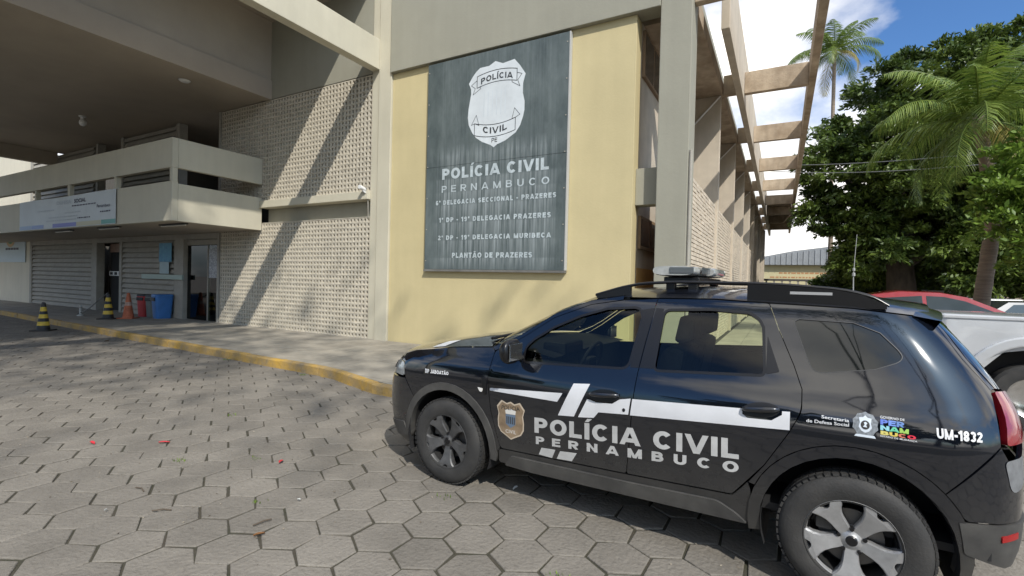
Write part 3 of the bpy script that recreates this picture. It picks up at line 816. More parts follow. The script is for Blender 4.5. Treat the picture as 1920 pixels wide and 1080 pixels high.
DGL = mat('dark privacy glass', (0.006, 0.008, 0.008), 0.03, spec=0.7)
CAB = mat('cabin plastic', (0.018, 0.018, 0.019), 0.6)
SEAT = mat('seat cloth', (0.022, 0.022, 0.025), 0.85, var=.3, vscale=20)
STRIPE = mat('white vinyl', (0.62, 0.63, 0.65), 0.4, var=.10, vscale=5)
LETT = mat('grey white vinyl lettering', (0.46, 0.46, 0.45), 0.45, var=.18, vscale=7)

edgeB = [(.165,.60),(.181,.818),(.197,1.086),(.225,1.30),(.262,1.563)]
topF = [(.025,1.543),(-.204,1.503),(-.477,1.393),(-.693,1.243),(-.82,1.165)]
fd = [(.149,.425,.02)]+edgeB+topF+[(-.93,1.115,.03),(-.947,.911),(-.913,.664),(-.835,.390,.03)]
fh = [(-.655,1.068,.03),(.123,1.107,.05),(.149,1.276),(.172,1.434),(.155,1.482,.04),(.117,1.489),(-.071,1.472),(-.261,1.411),(-.456,1.319),(-.60,1.222),(-.655,1.165,.03)]
d1 = panel('door', fd, BODY, CAR, [fh])
rdp = [(.149,.425,.02),(.779,.452,.02),(.94,.66),(1.053,.86),(1.112,.985,.05),(1.110,1.099),(1.068,1.218),(.985,1.408),(.925,1.560,.02),(.60,1.571),(.262,1.563)]+edgeB[::-1][1:]
rh = [(.302,1.115,.03),(.325,1.483,.035),(.61,1.499),(.82,1.490),(.875,1.458,.05),(.896,1.414),(.916,1.157,.02)]
d2 = panel('door', rdp, BODY, CAR, [rh])
for ds, h in ((d1, fh), (d2, rh)):
    hh = [(p[0], p[1]) for p in fillet(h)]
    for o, sd in zip(ds, (-1, 1)):
        panel('window', poff(ccw(hh), .012), WGL, o, off=-.014, gap=0, fl=0, sides=(sd,))
        panel('window_seal', poff(ccw(hh), .016), SATIN, o, [hh], off=.0015, gap=0, fl=.012, sides=(sd,), step=.06)
for o, sd in zip(d2, (-1, 1)):
    panel('corner_trim', [(.928,1.372,.01),(.998,1.178,.01),(.930,1.158,.01)], SATIN, o, off=.004, gap=0, fl=.005, sides=(sd,))
for sd in (-1, 1):
    panel('b_pillar_trim', [(.140,1.11),(.196,1.112),(.223,1.30),(.255,1.50),(.17,1.485),(.185,1.43),(.163,1.276)], SATIN, CAR, off=.0012, gap=0, fl=0, sides=(sd,))
    panel('b_pillar_trim', [(.204,1.113),(.290,1.117),(.313,1.498),(.262,1.50),(.230,1.30)], SATIN, CAR, off=.0012, gap=0, fl=0, sides=(sd,))
RC, FC = (1.35, .352), (-1.35, .345)
def arc(c, r, a0, a1, n=20): return [(c[0]+r*math.cos(R(lerp(a0, a1, k/n))), c[1]+r*math.sin(R(lerp(a0, a1, k/n)))) for k in range(n+1)]
# front fender
hoodE = [(-2.03,.965),(-1.75,1.045),(-1.35,1.105),(-.96,1.140)]
panel('front_fender', hoodE+[(-.93,1.115),(-.947,.911),(-.913,.664),(-.835,.390,.02)]+[(-.86,.36)]+arc(FC, .475, 2, 140)+[(-1.83,.80,.02),(-1.86,.93)], BODY, CAR)
# rear quarter
qh = [(1.152,1.205,.06),(1.058,1.462,.03),(1.085,1.476),(1.339,1.470),(1.457,1.424),(1.553,1.320,.05),(1.540,1.285,.03),(1.432,1.238),(1.20,1.196)]
DP = [(1.680,1.512),(1.712,1.466),(1.80,1.312),(1.905,1.172)]
panel('rear_quarter_panel', [(.925,1.560),(.985,1.408),(1.068,1.218),(1.110,1.099),(1.112,.985,.03),(1.053,.86),(.94,.66),(.86,.545)]+arc(RC, .49, 158, 42)+[(1.92,.928)]+[(1.905,1.172)]+DP[::-1][1:]+[(1.34,1.548)], BODY, CAR, [qh])
qq = [(p[0], p[1]) for p in fillet(qh)]
panel('quarter_window', poff(ccw(qq), .010), DGL, CAR, off=-.004, gap=0, fl=0)
CHR = mat('thin satin seal', (.07, .07, .07), .3, .5)
panel('quarter_window_seal', poff(ccw(qq), .003), CHR, CAR, [poff(ccw(qq), -.001)], off=.001, gap=0, fl=.008, step=.06)
# sills and arch mouldings
panel('sill', [(-.855,.375,.01),(-.835,.384),(.149,.419),(.779,.446),(.86,.545),(.875,.50),(.90,.30,.02),(.236,.288),(-.557,.268),(-.86,.272,.02)], BODY, CAR, off=-.004)
panel('sill_moulding', [(-.74,.352,.02),(.15,.372),(.70,.395,.03),(.80,.345,.02),(.86,.298,.01),(.236,.283),(-.557,.262),(-.80,.268,.02)], CLAD, CAR, off=.012, gap=0, fl=.03)
for c, r, a0, a1 in ((FC, .418, -8, 186), (RC, .428, -10, 190)):
    panel('arch_moulding', arc(c, r, a0, a1)+arc(c, r+.062, a1, a0), CLAD if c is FC else BODY, CAR, off=.010 if c is FC else .004, gap=.001, fl=.05)
# bumpers (wrap round the ends)
def sx(x, z): return s_of_x(x, z)
sA = sx(-1.80, .7)
fa = [(sx(x, z), z) for x, z in arc(FC, .475, 195, 140, 10)]
fb = fa+[(sx(-1.83, .80), .80)]
front = fb+[(-s, z) for s, z in fb[::-1]]+[(-sx(-1.98, .2), .215), (sx(-1.98, .2), .215)]
panel('front_bumper', front, BODY, CAR, dom='sz', sides=(-1,), step=.06, label='black front bumper with lower grey lip')
panel('bumper_lip', [(sx(-1.80, .3), .30), (sx(-1.83, .3), .42), (.5, .36), (-.5, .36), (-sx(-1.83, .3), .42), (-sx(-1.80, .3), .30), (-.6, .225), (.6, .225)], CLAD, CAR, dom='sz', sides=(-1,), off=.012, step=.08)
panel('grille', [(.50,.815),(.46,.945),(-.46,.945),(-.50,.815)], SATIN, CAR, dom='sz', sides=(-1,), off=-.01)
for k in range(4):
    z = .835+k*.03
    panel('grille_bar', [(.45,z),(.45,z+.012),(-.45,z+.012),(-.45,z)], M['chrome'], CAR, dom='sz', sides=(-1,), off=.006, gap=0, fl=.01, step=.1)
LAMPG = mat('headlamp lens', (.30, .32, .33), .06, .3, coat=1.0)
hl = panel('headlight', [(.52,.825,.02),(.50,.94,.02),(sx(-2.03,.95),.955),(sx(-1.87,.93),.93,.03),(sx(-1.85,.82),.815,.03)], LAMPG, CAR, dom='sz', off=-.004)
for o, sd in zip(hl, (-1, 1)):
    for (s0, zz, r) in ((.62, .885, .036), (.76, .885, .036)):
        panel('headlight_ring', [(s0+r*math.cos(a*math.pi/6), zz+r*math.sin(a*math.pi/6)) for a in range(12)], SATIN, o, dom='sz', off=.002, gap=0, fl=.004, sides=(sd,), step=.1)
rbx = [(sx(x, z), z) for x, z in arc(RC, .49, -8, 42, 10)]
rb = rbx+[(sx(1.92, .925), .925)]
rear = rb+[(sx(1.95,.93), .86), (STOT-.75, .82), (STOT+.75, .82), (2*STOT-sx(1.95,.93), .86)]+[(2*STOT-s, z) for s, z in rb[::-1]]
z_low = .56
panel('rear_bumper', [(s, max(z, z_low)) if s < STOT else (s, max(z, z_low)) for s, z in rear], BODY, CAR, dom='sz', sides=(-1,), step=.06)
panel('rear_bumper_skirt', [(sx(1.765,.55),z_low-.004),(sx(1.79,.4),.40,.02),(sx(1.95,.3),.33),(STOT,.30),(2*STOT-sx(1.95,.3),.33),(2*STOT-sx(1.79,.4),.40,.02),(2*STOT-sx(1.765,.55),z_low-.004)], CLAD, CAR, dom='sz', sides=(-1,), off=.008, step=.06, label='grey lower bumper skirt')
RED = mat('tail lamp red', (.22, .010, .016), .12, coat=1.0, spec=.6)
REFL = mat('reflector red', (.30, .015, .015), .3)
panel('bumper_reflector', [(sx(1.93,.48),.475),(sx(2.0,.48),.485),(sx(2.0,.5),.515),(sx(1.93,.5),.505)], REFL, CAR, dom='sz', off=.012, gap=0, fl=.006)
panel('bumper_scuff', [(sx(1.935,.85),.86,.03),(sx(2.03,.85),.875,.03),(sx(2.045,.75),.74,.04),(sx(1.97,.72),.70,.05)], mat('grey primer scuff', (.16,.165,.17), .6, var=.3, vscale=18), CAR, dom='sz', off=.0015, gap=0, fl=0, sides=(-1,))
# tail lamp, tailgate
sL = sx(1.905, 1.172)
panel('tail_lamp', [(sx(1.908,1.165),1.168,.02),(sx(1.985,1.15),1.155,.03),(sx(2.05,.95),.945,.03),(sx(1.93,.94),.930,.03)], RED, CAR, dom='sz', off=.010, fl=.03)
tg_ = [(sx(1.715,1.50),1.505),(sx(1.73,1.466),1.466),(sx(1.82,1.312),1.312),(sx(1.93,1.172),1.176),(sx(2.0,1.15),1.15),(sx(2.055,.95),.95),(STOT-.74,.83)]
tgp = [(s, z) for s, z in tg_]+[(2*STOT-s, z) for s, z in tg_[::-1]]
tw = [(STOT-.58,1.46,.05),(STOT-.62,1.13,.05),(STOT+.62,1.13,.05),(STOT+.58,1.46,.05)]
panel('tailgate', tgp, BODY, CAR, [tw], dom='sz', sides=(-1,), step=.06)
panel('rear_window', poff(ccw([(p[0], p[1]) for p in fillet(tw)]), .01), DGL, CAR, dom='sz', sides=(-1,), off=-.006, gap=0, fl=0)
panel('d_pillar_trim', DP+[(1.925,1.176),(1.818,1.315),(1.728,1.47),(1.70,1.515)], BODY, CAR, off=0.0, gap=.002)
# A pillar strips, windscreen, bonnet, roof
aE = [(-.96,1.142),(-.80,1.213),(-.693,1.275),(-.477,1.422),(-.204,1.533),(.025,1.573)]
panel('a_pillar', aE+[(.025,1.545)]+topF[1:]+[(-.93,1.118)], BODY, CAR, gap=.0015)
def onshell(x, z): return F(s_of_x(x, z), z)[0]
def pl_interp(pts, t):
    t = t*(len(pts)-1); i = min(int(t), len(pts)-2); return tuple(lerp(a, b, t-i) for a, b in zip(pts[i], pts[i+1]))
o_fn = {}
def loft(name, edge, cen, m, exp, nu=24, nv=20, off=0.0, parent=None):
    q = MB()
    def fn(u, v):
        ex, ez = pl_interp(edge, u); cx, cz = pl_interp(cen, u); e = onshell(ex, ez); t = abs(2*v-1); sg = 1 if v > .5 else -1
        k = 1-t**exp
        return (lerp(ex, cx, 1-t**2.2), sg*abs(e.y)*t, lerp(ez, cz, k)+off)
    q.grid(fn, nu, nv); o = q.build(name, m, parent or CAR, smooth=True, angle=60); o_fn[name] = fn; return o
loft('windscreen', [(x+.004, z+.003) for x, z in aE], [(-1.16,1.178),(-.98,1.272),(-.82,1.352),(-.55,1.476),(-.28,1.576),(-.09,1.622)], WGL, 2.2)
roofE = [(.025,1.566),(.262,1.568),(.60,1.576),(.925,1.566),(1.34,1.553),(1.68,1.517)]
roofC = [(-.085,1.624),(.25,1.650),(.60,1.657),(.95,1.652),(1.35,1.632),(1.72,1.580)]
loft('roof', roofE, roofC, PAINT, 3.2)
loft('headliner', [(x, z-.03) for x, z in roofE], [(x, z-.035) for x, z in roofC], CAB, 3.2)
loft('bonnet', [(-2.03,.972),(-1.90,1.012),(-1.75,1.050),(-1.35,1.110),(-1.15,1.130),(-.965,1.146)], [(-2.20,.975),(-2.10,1.03),(-1.90,1.078),(-1.55,1.143),(-1.35,1.173),(-1.17,1.188)], PAINT, 3.0)
q = MB(); q.grid(lambda u, v: (lerp(-1.15, -1.05, u)+ .20*abs(2*v-1)**2, lerp(-.72, .72, v), 1.165-.03*u-.02*abs(2*v-1)), 4, 14); q.build('cowl_panel', SATIN, CAR, smooth=True)
for y in (-.35, .15):
    q = MB(); q.tube([(-1.08, y-.30, 1.185), (-1.06, y, 1.20), (-1.02, y+.30, 1.225)], .012, 6); q.build('wiper', SATIN, CAR, smooth=True)
# spoiler
q = MB(); q.grid(lambda u, v: (1.655+.115*u-.05*abs(2*v-1)**3, lerp(-.60, .60, v), lerp(lerp(1.581, 1.522, abs(2*v-1)**3), lerp(1.545, 1.50, abs(2*v-1)**3), u)), 4, 16)
q.grid(lambda u, v: (1.77-.03*u-.05*abs(2*v-1)**3, lerp(-.60, .60, v), lerp(1.545, 1.50, abs(2*v-1)**3)-.05*u), 2, 16)
q.build('spoiler', PAINT, CAR, smooth=True, recalc=False)
# white bonnet stripe
q = MB(); hf_ = o_fn['bonnet']
q.grid(lambda u, v: (lambda p: (p[0], p[1], p[2]+.004))(hf_(lerp(.485, .555, v)+.05*u, .012+.13*u)), 5, 3); q.build('bonnet_stripe', STRIPE, CAR, recalc=False)
# roof rails
for sd in (-1, 1):
    q = MB(); pts = [(-.20,1.572),(-.11,1.60),(0.0,1.632),(.17,1.664),(.45,1.677),(.80,1.677),(1.24,1.655),(1.42,1.618),(1.50,1.572)]
    sm = []
    for k in range(33): x_ = lerp(-.20, 1.50, (1-math.cos(math.pi*k/32))/2); sm.append((x_, ci(pts, x_)))
    q.grid(lambda u, v: (lambda p: (p[0], sd*(.605-.015*math.cos(2*math.pi*v)*1.0), p[1]+.011*math.sin(2*math.pi*v)))(sm[round(u*32)]), 32, 10)
    o = q.build('roof_rail', SATIN, CAR, smooth=True)
    def foot(x0, x1, n=6):
        q = MB()
        top = []; 
        for k in range(n+1):
            x = lerp(x0, x1, k/n)
            zt = ci([(a, b) for a, b in pts], x); top.append((x, zt-.004))
        poly = top+[(x1+.0, 1.55), (x0, 1.55)]
        q.prism(poly, lambda p: (p[0], sd*.588, p[1]), lambda p: (p[0], sd*.622, p[1])); q.build('rail_foot', SATIN, o)
    foot(-.19, .06); foot(.80, 1.49)
    bx('rail_slot', (1.03, sd*.6225, 1.618), (1.24, sd*.6245, 1.634), mat('rail badge', (.35,.35,.35), .4), o)
# mirrors
for sd in (-1, 1):
    q = MB(); q.grid(lambda u, v: (-.675-.085*math.sin(math.pi*v)**.8*math.cos(2*math.pi*u)*(1.0 if math.cos(2*math.pi*u) > 0 else .35), sd*(.985)+.115*math.sin(math.pi*v)**.6*math.sin(2*math.pi*u), 1.152+.088*math.cos(math.pi*v)), 20, 12)
    o = q.build('mirror', SATIN, CAR, smooth=True, angle=70)
    bx('mirror_glass', (-.648, sd*.985-.085, 1.09), (-.640, sd*.985+.085, 1.21), mat('mirror glass', (.8,.8,.8), .02, 1.0), o, .003)
    q = MB(); q.tube([(-.69, sd*.82, 1.085), (-.69, sd*.93, 1.10)], .026, 8); q.build('mirror_arm', SATIN, o, smooth=True)
# door handles
for (x0, z0, x1, z1), ds in (((-.105, .905, .090, .922), d1), ((.825, .953, 1.003, .975), d2)):
    for o, sd in zip(ds, (-1, 1)):
        xm, zm, h = (x0+x1)/2, (z0+z1)/2, (x1-x0)/2
        el = [(xm+h*1.06*math.cos(a*math.pi/12), zm+.042*math.sin(a*math.pi/12)+(z1-z0)*math.cos(a*math.pi/12)*.5) for a in range(24)]
        panel('handle_recess', el, SATIN, o, off=.0035, gap=0, fl=.002, sides=(sd,), step=.1)
        q = MB()
        def hf(u, v):
            x = lerp(x0-.005, x1+.005, u); b = F(s_of_x(x, zm), zm)[0]; z = lerp(z0, z1, u)+.010
            k = math.sin(math.pi*u)**.4
            y = abs(b.y)+.006+.030*k+.010*math.cos(2*math.pi*v); return (x, sd*y, z+.015*math.sin(2*math.pi*v)*(.5+.5*k))
        q.grid(hf, 14, 10); q.build('handle', PAINT, o, smooth=True)
el = [(.13+.010*math.cos(a*math.pi/6), .842+.012*math.sin(a*math.pi/6)) for a in range(12)]
panel('door_lock', el, SATIN, d1[0], off=.004, gap=0, fl=.002, sides=(-1,), step=.1)
# side repeater and fender vent
panel('fender_vent', [(-1.005,.915,.01),(-.955,.905,.01),(-.955,.775,.02),(-.99,.80,.02)], SATIN, CAR, off=.005, gap=0, fl=.004)
panel('side_repeater', [(-1.035,.832,.006),(-.985,.830,.006),(-.99,.802,.012),(-1.015,.802,.012)], mat('repeater lens', (.75,.74,.70), .2), CAR, off=.006, gap=0, fl=.004)
# ---- markings
def decal(name, pts, m, parent=None, off=.0022, step=.08): return panel(name, pts, m, parent or CAR, off=off, gap=0, fl=0, sides=(-1,), step=step)
nearF, nearR = d1[0], d2[0]
decal('stripe', [(.183,.920),(.823,.960),(.823,.930),(.85,.912),(.97,.918),(1.02,.955),(1.02,.974),(1.058,.977),(1.059,.880),(.172,.815)], STRIPE, nearR)
decal('stripe', [(-.232,.964),(-.112,.976),(-.220,.741),(-.342,.729)], STRIPE, nearF)
decal('stripe', [(-.125,.875),(-.10,.872),(-.06,.862),(.05,.870),(.10,.905),(.172,.921),(.160,.817),(-.043,.799),(-.076,.756),(-.189,.742)], STRIPE, nearF)
decal('stripe', [(-.922,.842),(-.31,.888),(-.349,.823),(-.921,.822)], STRIPE, nearF)
for b in ([(-.475,.470),(-.363,.478),(-.392,.411),(-.499,.415)], [(-.326,.476),(-.199,.488),(-.238,.422),(-.355,.415)]): decal('stripe', b, LETT, nearF)
def carfn(bl, br, tl, tr, off=.0026, shear=0.0):
    def f(u, v):
        x = lerp(lerp(bl[0], br[0], u), lerp(tl[0], tr[0], u), v)+shear*v; z = lerp(lerp(bl[1], br[1], u), lerp(tl[1], tr[1], u), v)
        return F(s_of_x(x, z), z, off)[0]
    return f
# words split over the two doors, the gap between them is the door shut line
text_obj('lettering', 'POLÍCIA CIVIL', carfn((-.53,.571),(.812,.667),(-.53,.682),(.810,.783)), LETT, CAR, weight=.235, track=.13)
text_obj('lettering', 'PERNAMBUCO', carfn((-.52,.489),(.812,.586),(-.52,.546),(.812,.651)), LETT, CAR, weight=.24, track=.62)
def shield(cx, cz, w, h):
    pts = [(-.33,.5),(-.14,.44),(0,.49),(.14,.44),(.33,.5),(.40,.43),(.5,.33),(.44,.16),(.47,-.02),(.46,-.20),(.36,-.34),(.15,-.43),(0,-.5),(-.15,-.43),(-.36,-.34),(-.46,-.20),(-.47,-.02),(-.44,.16),(-.5,.33),(-.40,.43)]
    return [(cx+w*a, cz+h*b) for a, b in pts]
GOLD = mat('bronze badge', (.30,.22,.14), .5, var=.5, vscale=16, col2=(.17,.12,.075)); GOLD2 = mat('pale badge rim', (.50,.42,.32), .5)
BADK = mat('badge dark print', (.03,.028,.026), .6); BLU = mat('badge blue field', (.12,.17,.24), .5); BADW = mat('badge pale print', (.62,.60,.56), .5)
bc = (-.733, .622)
bo = decal('badge', shield(*bc, .245, .290), GOLD2)[0]
def bdec(name, pts, m, off): return panel(name, pts, m, bo, off=off, gap=0, fl=0, sides=(-1,), step=.05)
bdec('badge_field', shield(bc[0], bc[1], .225, .266), GOLD, .0032)
bdec('badge_shield', [(bc[0]+a*.085, bc[1]+b*.10) for a, b in ((-.5,.45),(.5,.48),(.5,-.25),(0,-.55),(-.5,-.28))], BLU, .0040)
bdec('badge_band', [(bc[0]+a*.085, bc[1]+b*.10) for a, b in ((-.55,.75),(0,.9),(.55,.78),(.5,.5),(-.5,.47))], BADW, .0040)
for k in range(5): bdec('badge_column', [(bc[0]-.035+k*.016, bc[1]-.025), (bc[0]-.027+k*.016, bc[1]-.024), (bc[0]-.027+k*.016, bc[1]+.03), (bc[0]-.035+k*.016, bc[1]+.03)], BADK, .0046)
text_obj('badge_word', 'POLICIA', carfn((bc[0]-.082, bc[1]+.075),(bc[0]+.082, bc[1]+.085),(bc[0]-.075, bc[1]+.108),(bc[0]+.078, bc[1]+.116), .0042), BADK, bo, .012, 1.05)
text_obj('badge_word', 'CIVIL', carfn((bc[0]-.045, bc[1]-.098),(bc[0]+.047, bc[1]-.095),(bc[0]-.045, bc[1]-.070),(bc[0]+.047, bc[1]-.066), .0042), BADW, bo, .012, 1.1)
WH = mat('white print', (.68,.69,.70), .45)
text_obj('lettering', 'Secretaria', carfn((1.203,.967),(1.324,.965),(1.203,.984),(1.324,.982)), WH, CAR, .012, 1.0)
text_obj('lettering', 'de Defesa Social', carfn((1.135,.937),(1.324,.944),(1.135,.955),(1.324,.961)), WH, CAR, .012, 1.0)
text_obj('lettering', 'DP JABOATÃO', carfn((-1.585,.876),(-1.332,.887),(-1.59,.910),(-1.335,.913)), WH, CAR, weight=.23, track=.09)
text_obj('lettering', 'UM-1832', carfn((1.675,.945),(1.845,.945),(1.673,.992),(1.846,.990)), WH, CAR, weight=.23, track=.10)
cc = (1.392, .965)
CRG = mat('crest grey', (.30,.33,.36), .5, var=.6, vscale=90, col2=(.10,.11,.12)); CRW = mat('crest pale', (.60,.66,.72), .5)
co_ = decal('crest', [(cc[0]+.056*math.cos(a*math.pi/10)*(1 if a % 2 else .90), cc[1]+.062*math.sin(a*math.pi/10)*(1 if a % 2 else .90)) for a in range(20)], CRG)[0]
def cdec(pts, m, off, nm): return panel(nm, pts, m, co_, off=off, gap=0, fl=0, sides=(-1,), step=.05)
cdec([(cc[0]+.033*a, cc[1]+.042*b) for a, b in ((-.8,.75),(-.3,.8),(0,1.05),(.3,.8),(.8,.75),(.7,.2),(.85,-.3),(.5,-.75),(0,-.95),(-.5,-.75),(-.85,-.3),(-.7,.2))], CRW, .0032, 'crest_shield')
cdec([(cc[0]+.019*math.cos(a*math.pi/8), cc[1]-.002+.022*math.sin(a*math.pi/8)) for a in range(16)], BADK, .0040, 'crest_oval')
cdec([(cc[0]+.011*a, cc[1]+.014*b) for a, b in ((-.9,-.8),(.7,-.9),(.3,-.1),(.8,.5),(.1,1),(-.6,.6),(-.2,.0))], CRW, .0046, 'crest_figure')
cdec([(cc[0]-.045, cc[1]-.062), (cc[0]+.045, cc[1]-.062), (cc[0]+.038, cc[1]-.050), (cc[0]-.038, cc[1]-.050)], CRW, .0036, 'crest_ribbon')
gx0, gx1 = 1.453, 1.556
def colr(c): return mat('print colour', c, .45)
text_obj('lettering', 'GOVERNO DE', carfn((gx0,1.0045),(gx1-.005,1.006),(gx0,1.018),(gx1-.005,1.016)), WH, CAR, .012, 1.0)
def word(chars, x0, x1, z0, z1, dz):
    n = len(chars); w = (x1-x0)/n
    for i, (ch, c) in enumerate(chars):
        a, b = x0+i*w+.001, x0+(i+1)*w-.001; s0, s1 = dz*i/n, dz*(i+1)/n
        text_obj('lettering', ch, carfn((a, z0+s0), (b, z0+s1), (a, z1+s0), (b, z1+s1)), colr(c), CAR, weight=.26)
word([('P',(.10,.17,.55)),('E',(.13,.24,.60)),('R',(.10,.20,.45))], gx0, gx1-.006, .976, 1.001, -.002)
word([('N',(.25,.55,.62)),('A',(.12,.50,.30)),('M',(.30,.50,.10))], gx0, gx1+.012, .950, .973, -.003)
word([('B',(.62,.55,.16)),('U',(.65,.50,.10)),('C',(.55,.16,.10)),('O',(.62,.03,.06))], gx0+.001, gx1+.040, .9285, .947, -.004)
text_obj('lettering', 'ESTADO DE MUDANÇA', carfn((gx0+.002,.9175),(gx1+.044,.9135),(gx0+.002,.9255),(gx1+.044,.9215)), WH, CAR, .008, 1.0)
# ---- light bar, aerial
LENS = mat('clear lens', (.42,.42,.40), .12, coat=1.0, var=.3, vscale=12); LENSD = mat('lens insert', (.10,.11,.115), .2)
q = MB(); q.box((.24, -.44, 1.668), (.48, .44, 1.714)); lb = q.build('light_bar', SATIN, CAR, bevel=.008)
def pill(y0, y1, x0, x1, z0, z1, n=18):
    q = MB(); cx, cz, hx, hz = (x0+x1)/2, (z0+z1)/2, (x1-x0)/2, (z1-z0)/2
    q.grid(lambda u, v: (cx+hx*math.copysign(abs(math.cos(2*math.pi*v))**.55, math.cos(2*math.pi*v))*(1-.12*abs(2*u-1)**6), lerp(y0, y1, u), cz+hz*math.copysign(abs(math.sin(2*math.pi*v))**.7, math.sin(2*math.pi*v))*(1-.25*abs(2*u-1)**6)), 12, n)
    n0 = len(q.v)-(n+1); q.f.append(tuple(range(n))); q.f.append(tuple(range(n0, n0+n))[::-1]); return q
o = pill(-.52, .40, .165, .48, 1.714, 1.798).build('lens', LENS, lb, smooth=True, angle=50)
bx('lens_insert', (.30, -.526, 1.738), (.46, -.518, 1.780), LENSD, lb, .003)
bx('lens_insert', (.488, -.40, 1.74), (.493, -.12, 1.782), LENSD, lb, .0)
bx('lens_insert', (.160, -.40, 1.74), (.166, .34, 1.782), LENSD, lb, .0)
o = pill(-.10, .42, .30, .53, 1.718, 1.798).build('lens', LENS, lb, smooth=True, angle=50)
for y in (-.40, .40):
    for x in (.285, .435): bx('bar_foot', (x-.03, y-.03, 1.60), (x+.03, y+.03, 1.667), SATIN, lb, .004)
q = MB(); q.tube([(1.37, 0, 1.60), (1.368, 0, 1.74), (1.372, 0, 1.86), (1.38, 0, 2.02)], [.004, .003, .002, .0015], 6); q.lathe([(.001, 1.742), (.009, 1.745), (.009, 1.765), (.001, 1.768)], 8, lambda r, a, z: (1.369+r*math.cos(a), r*math.sin(a), z)); q.lathe([(.001, 1.777), (.008, 1.78), (.008, 1.795), (.001, 1.798)], 8, lambda r, a, z: (1.369+r*math.cos(a), r*math.sin(a), z))
q.build('aerial', mat('aerial grey', (.35,.35,.33), .4), CAR, smooth=True)
# ---- wheels
ALLOY = mat('silver alloy', (.42,.42,.42), .38, .55, var=.2, vscale=14); ALLOYD = mat('rim barrel', (.02,.02,.02), .6, .2); DISC = mat('brake disc', (.14,.135,.13), .45, .7)
ALLOY_SHADE = mat('shaded silver alloy', (.095,.095,.095), .5, .4, var=.4, vscale=12)  # same alloy as the rear, darkened to hold the front wheels' shade
def wheel(x, y, sd, z, alloy):
    w = link('wheel', None, CAR); w.location = (x, y, z); w.rotation_euler = (0, 0, 0 if sd < 0 else math.pi)
    ax = lambda r, a, d: (r*math.cos(a), d, r*math.sin(a))     # outer face towards -y
    q = MB(); q.lathe([(.205,.0),(.222,-.006),(.245,-.013),(.285,-.014),(.318,-.004),(.332,.012),(.341,.035),(.343,.10),(.341,.17),(.333,.195),(.318,.205),(.25,.215),(.205,.20)], 64, ax)
    t = q.build('tyre', M['rubber'], w, smooth=True, angle=50)
    q = MB()
    for k in range(56):
        a = 2*math.pi*k/56
        for r0, r1, d0, d1 in ((.334, .3455, .010, .050), (.340, .3475, .060, .100), (.340, .3475, .110, .150)):
            da = .040 if d0 < .05 else .046; sh = .02 if d0 < .05 else -.02
            vs = [ax(r, a+t_+s_, d) for r in (r0, r1) for d, s_ in ((d0, 0), (d1, sh)) for t_ in (-da, da)]
            q.add(vs, [(0,1,3,2),(4,6,7,5),(0,4,5,1),(2,3,7,6),(0,2,6,4),(1,5,7,3)])
    q.build('tread_block', M['rubber'], w, kind='stuff')
    q = MB(); q.lathe([(.216,-.008),(.218,-.002),(.210,.004),(.205,.02),(.196,.05),(.190,.16)], 48, ax)
    rim = q.build('rim', alloy, w, smooth=True, angle=40)
    q = MB(); q.lathe([(.192,.03),(.186,.10),(.186,.16),(.0,.16)], 40, ax); q.build('rim_barrel', ALLOYD, w, smooth=True)
    q = MB(); q.lathe([(.0,.085),(.145,.085),(.145,.105),(.0,.105)], 40, ax); q.build('brake_disc', DISC, w, smooth=True)
    q = MB(); q.box((-.16,.05,.02), (-.08,.12,.13)); q.build('brake_caliper', CLAD, w, bevel=.01)
    for k in range(5):
        a0 = R(54+72*k)
        half_ = [(.045,.030),(.075,.034),(.105,.037),(.135,.044),(.160,.057),(.182,.076),(.204,.096)]
        poly = [(r, h) for r, h in half_]+[(.209,.050),(.208,.030),(.190,.016),(.186,0.0),(.190,-.016),(.208,-.030),(.209,-.050)]+[(r, -h) for r, h in half_[::-1]]
        def dep(r): return .030-.030*min(1, max(0, (r-.05)/.13))+.010*(max(0, r-.17)/.03)*0
        q = MB(); n = len(poly)
        top = []; mid_ = []; bot = []
        for r, h in poly:
            s_ = .86 if r < .20 else .93
            def pt(h_, d): 
                c, s = math.cos(a0), math.sin(a0); return (r*c-h_*s, d, r*s+h_*c)
            top.append(pt(h*s_, dep(r)-.002)); mid_.append(pt(h, dep(r)+.008)); bot.append(pt(h*.95, dep(r)+.050))
        q.add(top+mid_+bot, [tuple(range(n))]+[(i, (i+1) % n, n+(i+1) % n, n+i) for i in range(n)]+[(n+i, n+(i+1) % n, 2*n+(i+1) % n, 2*n+i) for i in range(n)])
        bmq = q.mesh('spoke', alloy); link('spoke', bmq, w)
    q = MB(); q.lathe([(.0,.020),(.030,.020),(.034,.024),(.058,.030),(.064,.045),(.064,.08)], 32, ax); q.build('hub', alloy, w, smooth=True)
    q = MB(); q.lathe([(.0,.013),(.022,.014),(.027,.019),(.027,.03)], 24, ax); q.build('hub_cap', SATIN, w, smooth=True)
    for k in range(5):
        a0 = R(90+72*k); c = (.060*math.cos(a0), .060*math.sin(a0))
        q = MB(); q.lathe([(.0,.018),(.009,.018),(.011,.022),(.011,.05)], 10, lambda r, a, d: (c[0]+r*math.cos(a), d, c[1]+r*math.sin(a))); q.build('wheel_nut', SATIN, w)
for x, z in ((-1.352, .344), (1.352, .346)):
    for sd in (-1, 1):
        o = wheel(x, sd*.882, sd, z, ALLOY_SHADE if x < 0 else ALLOY)
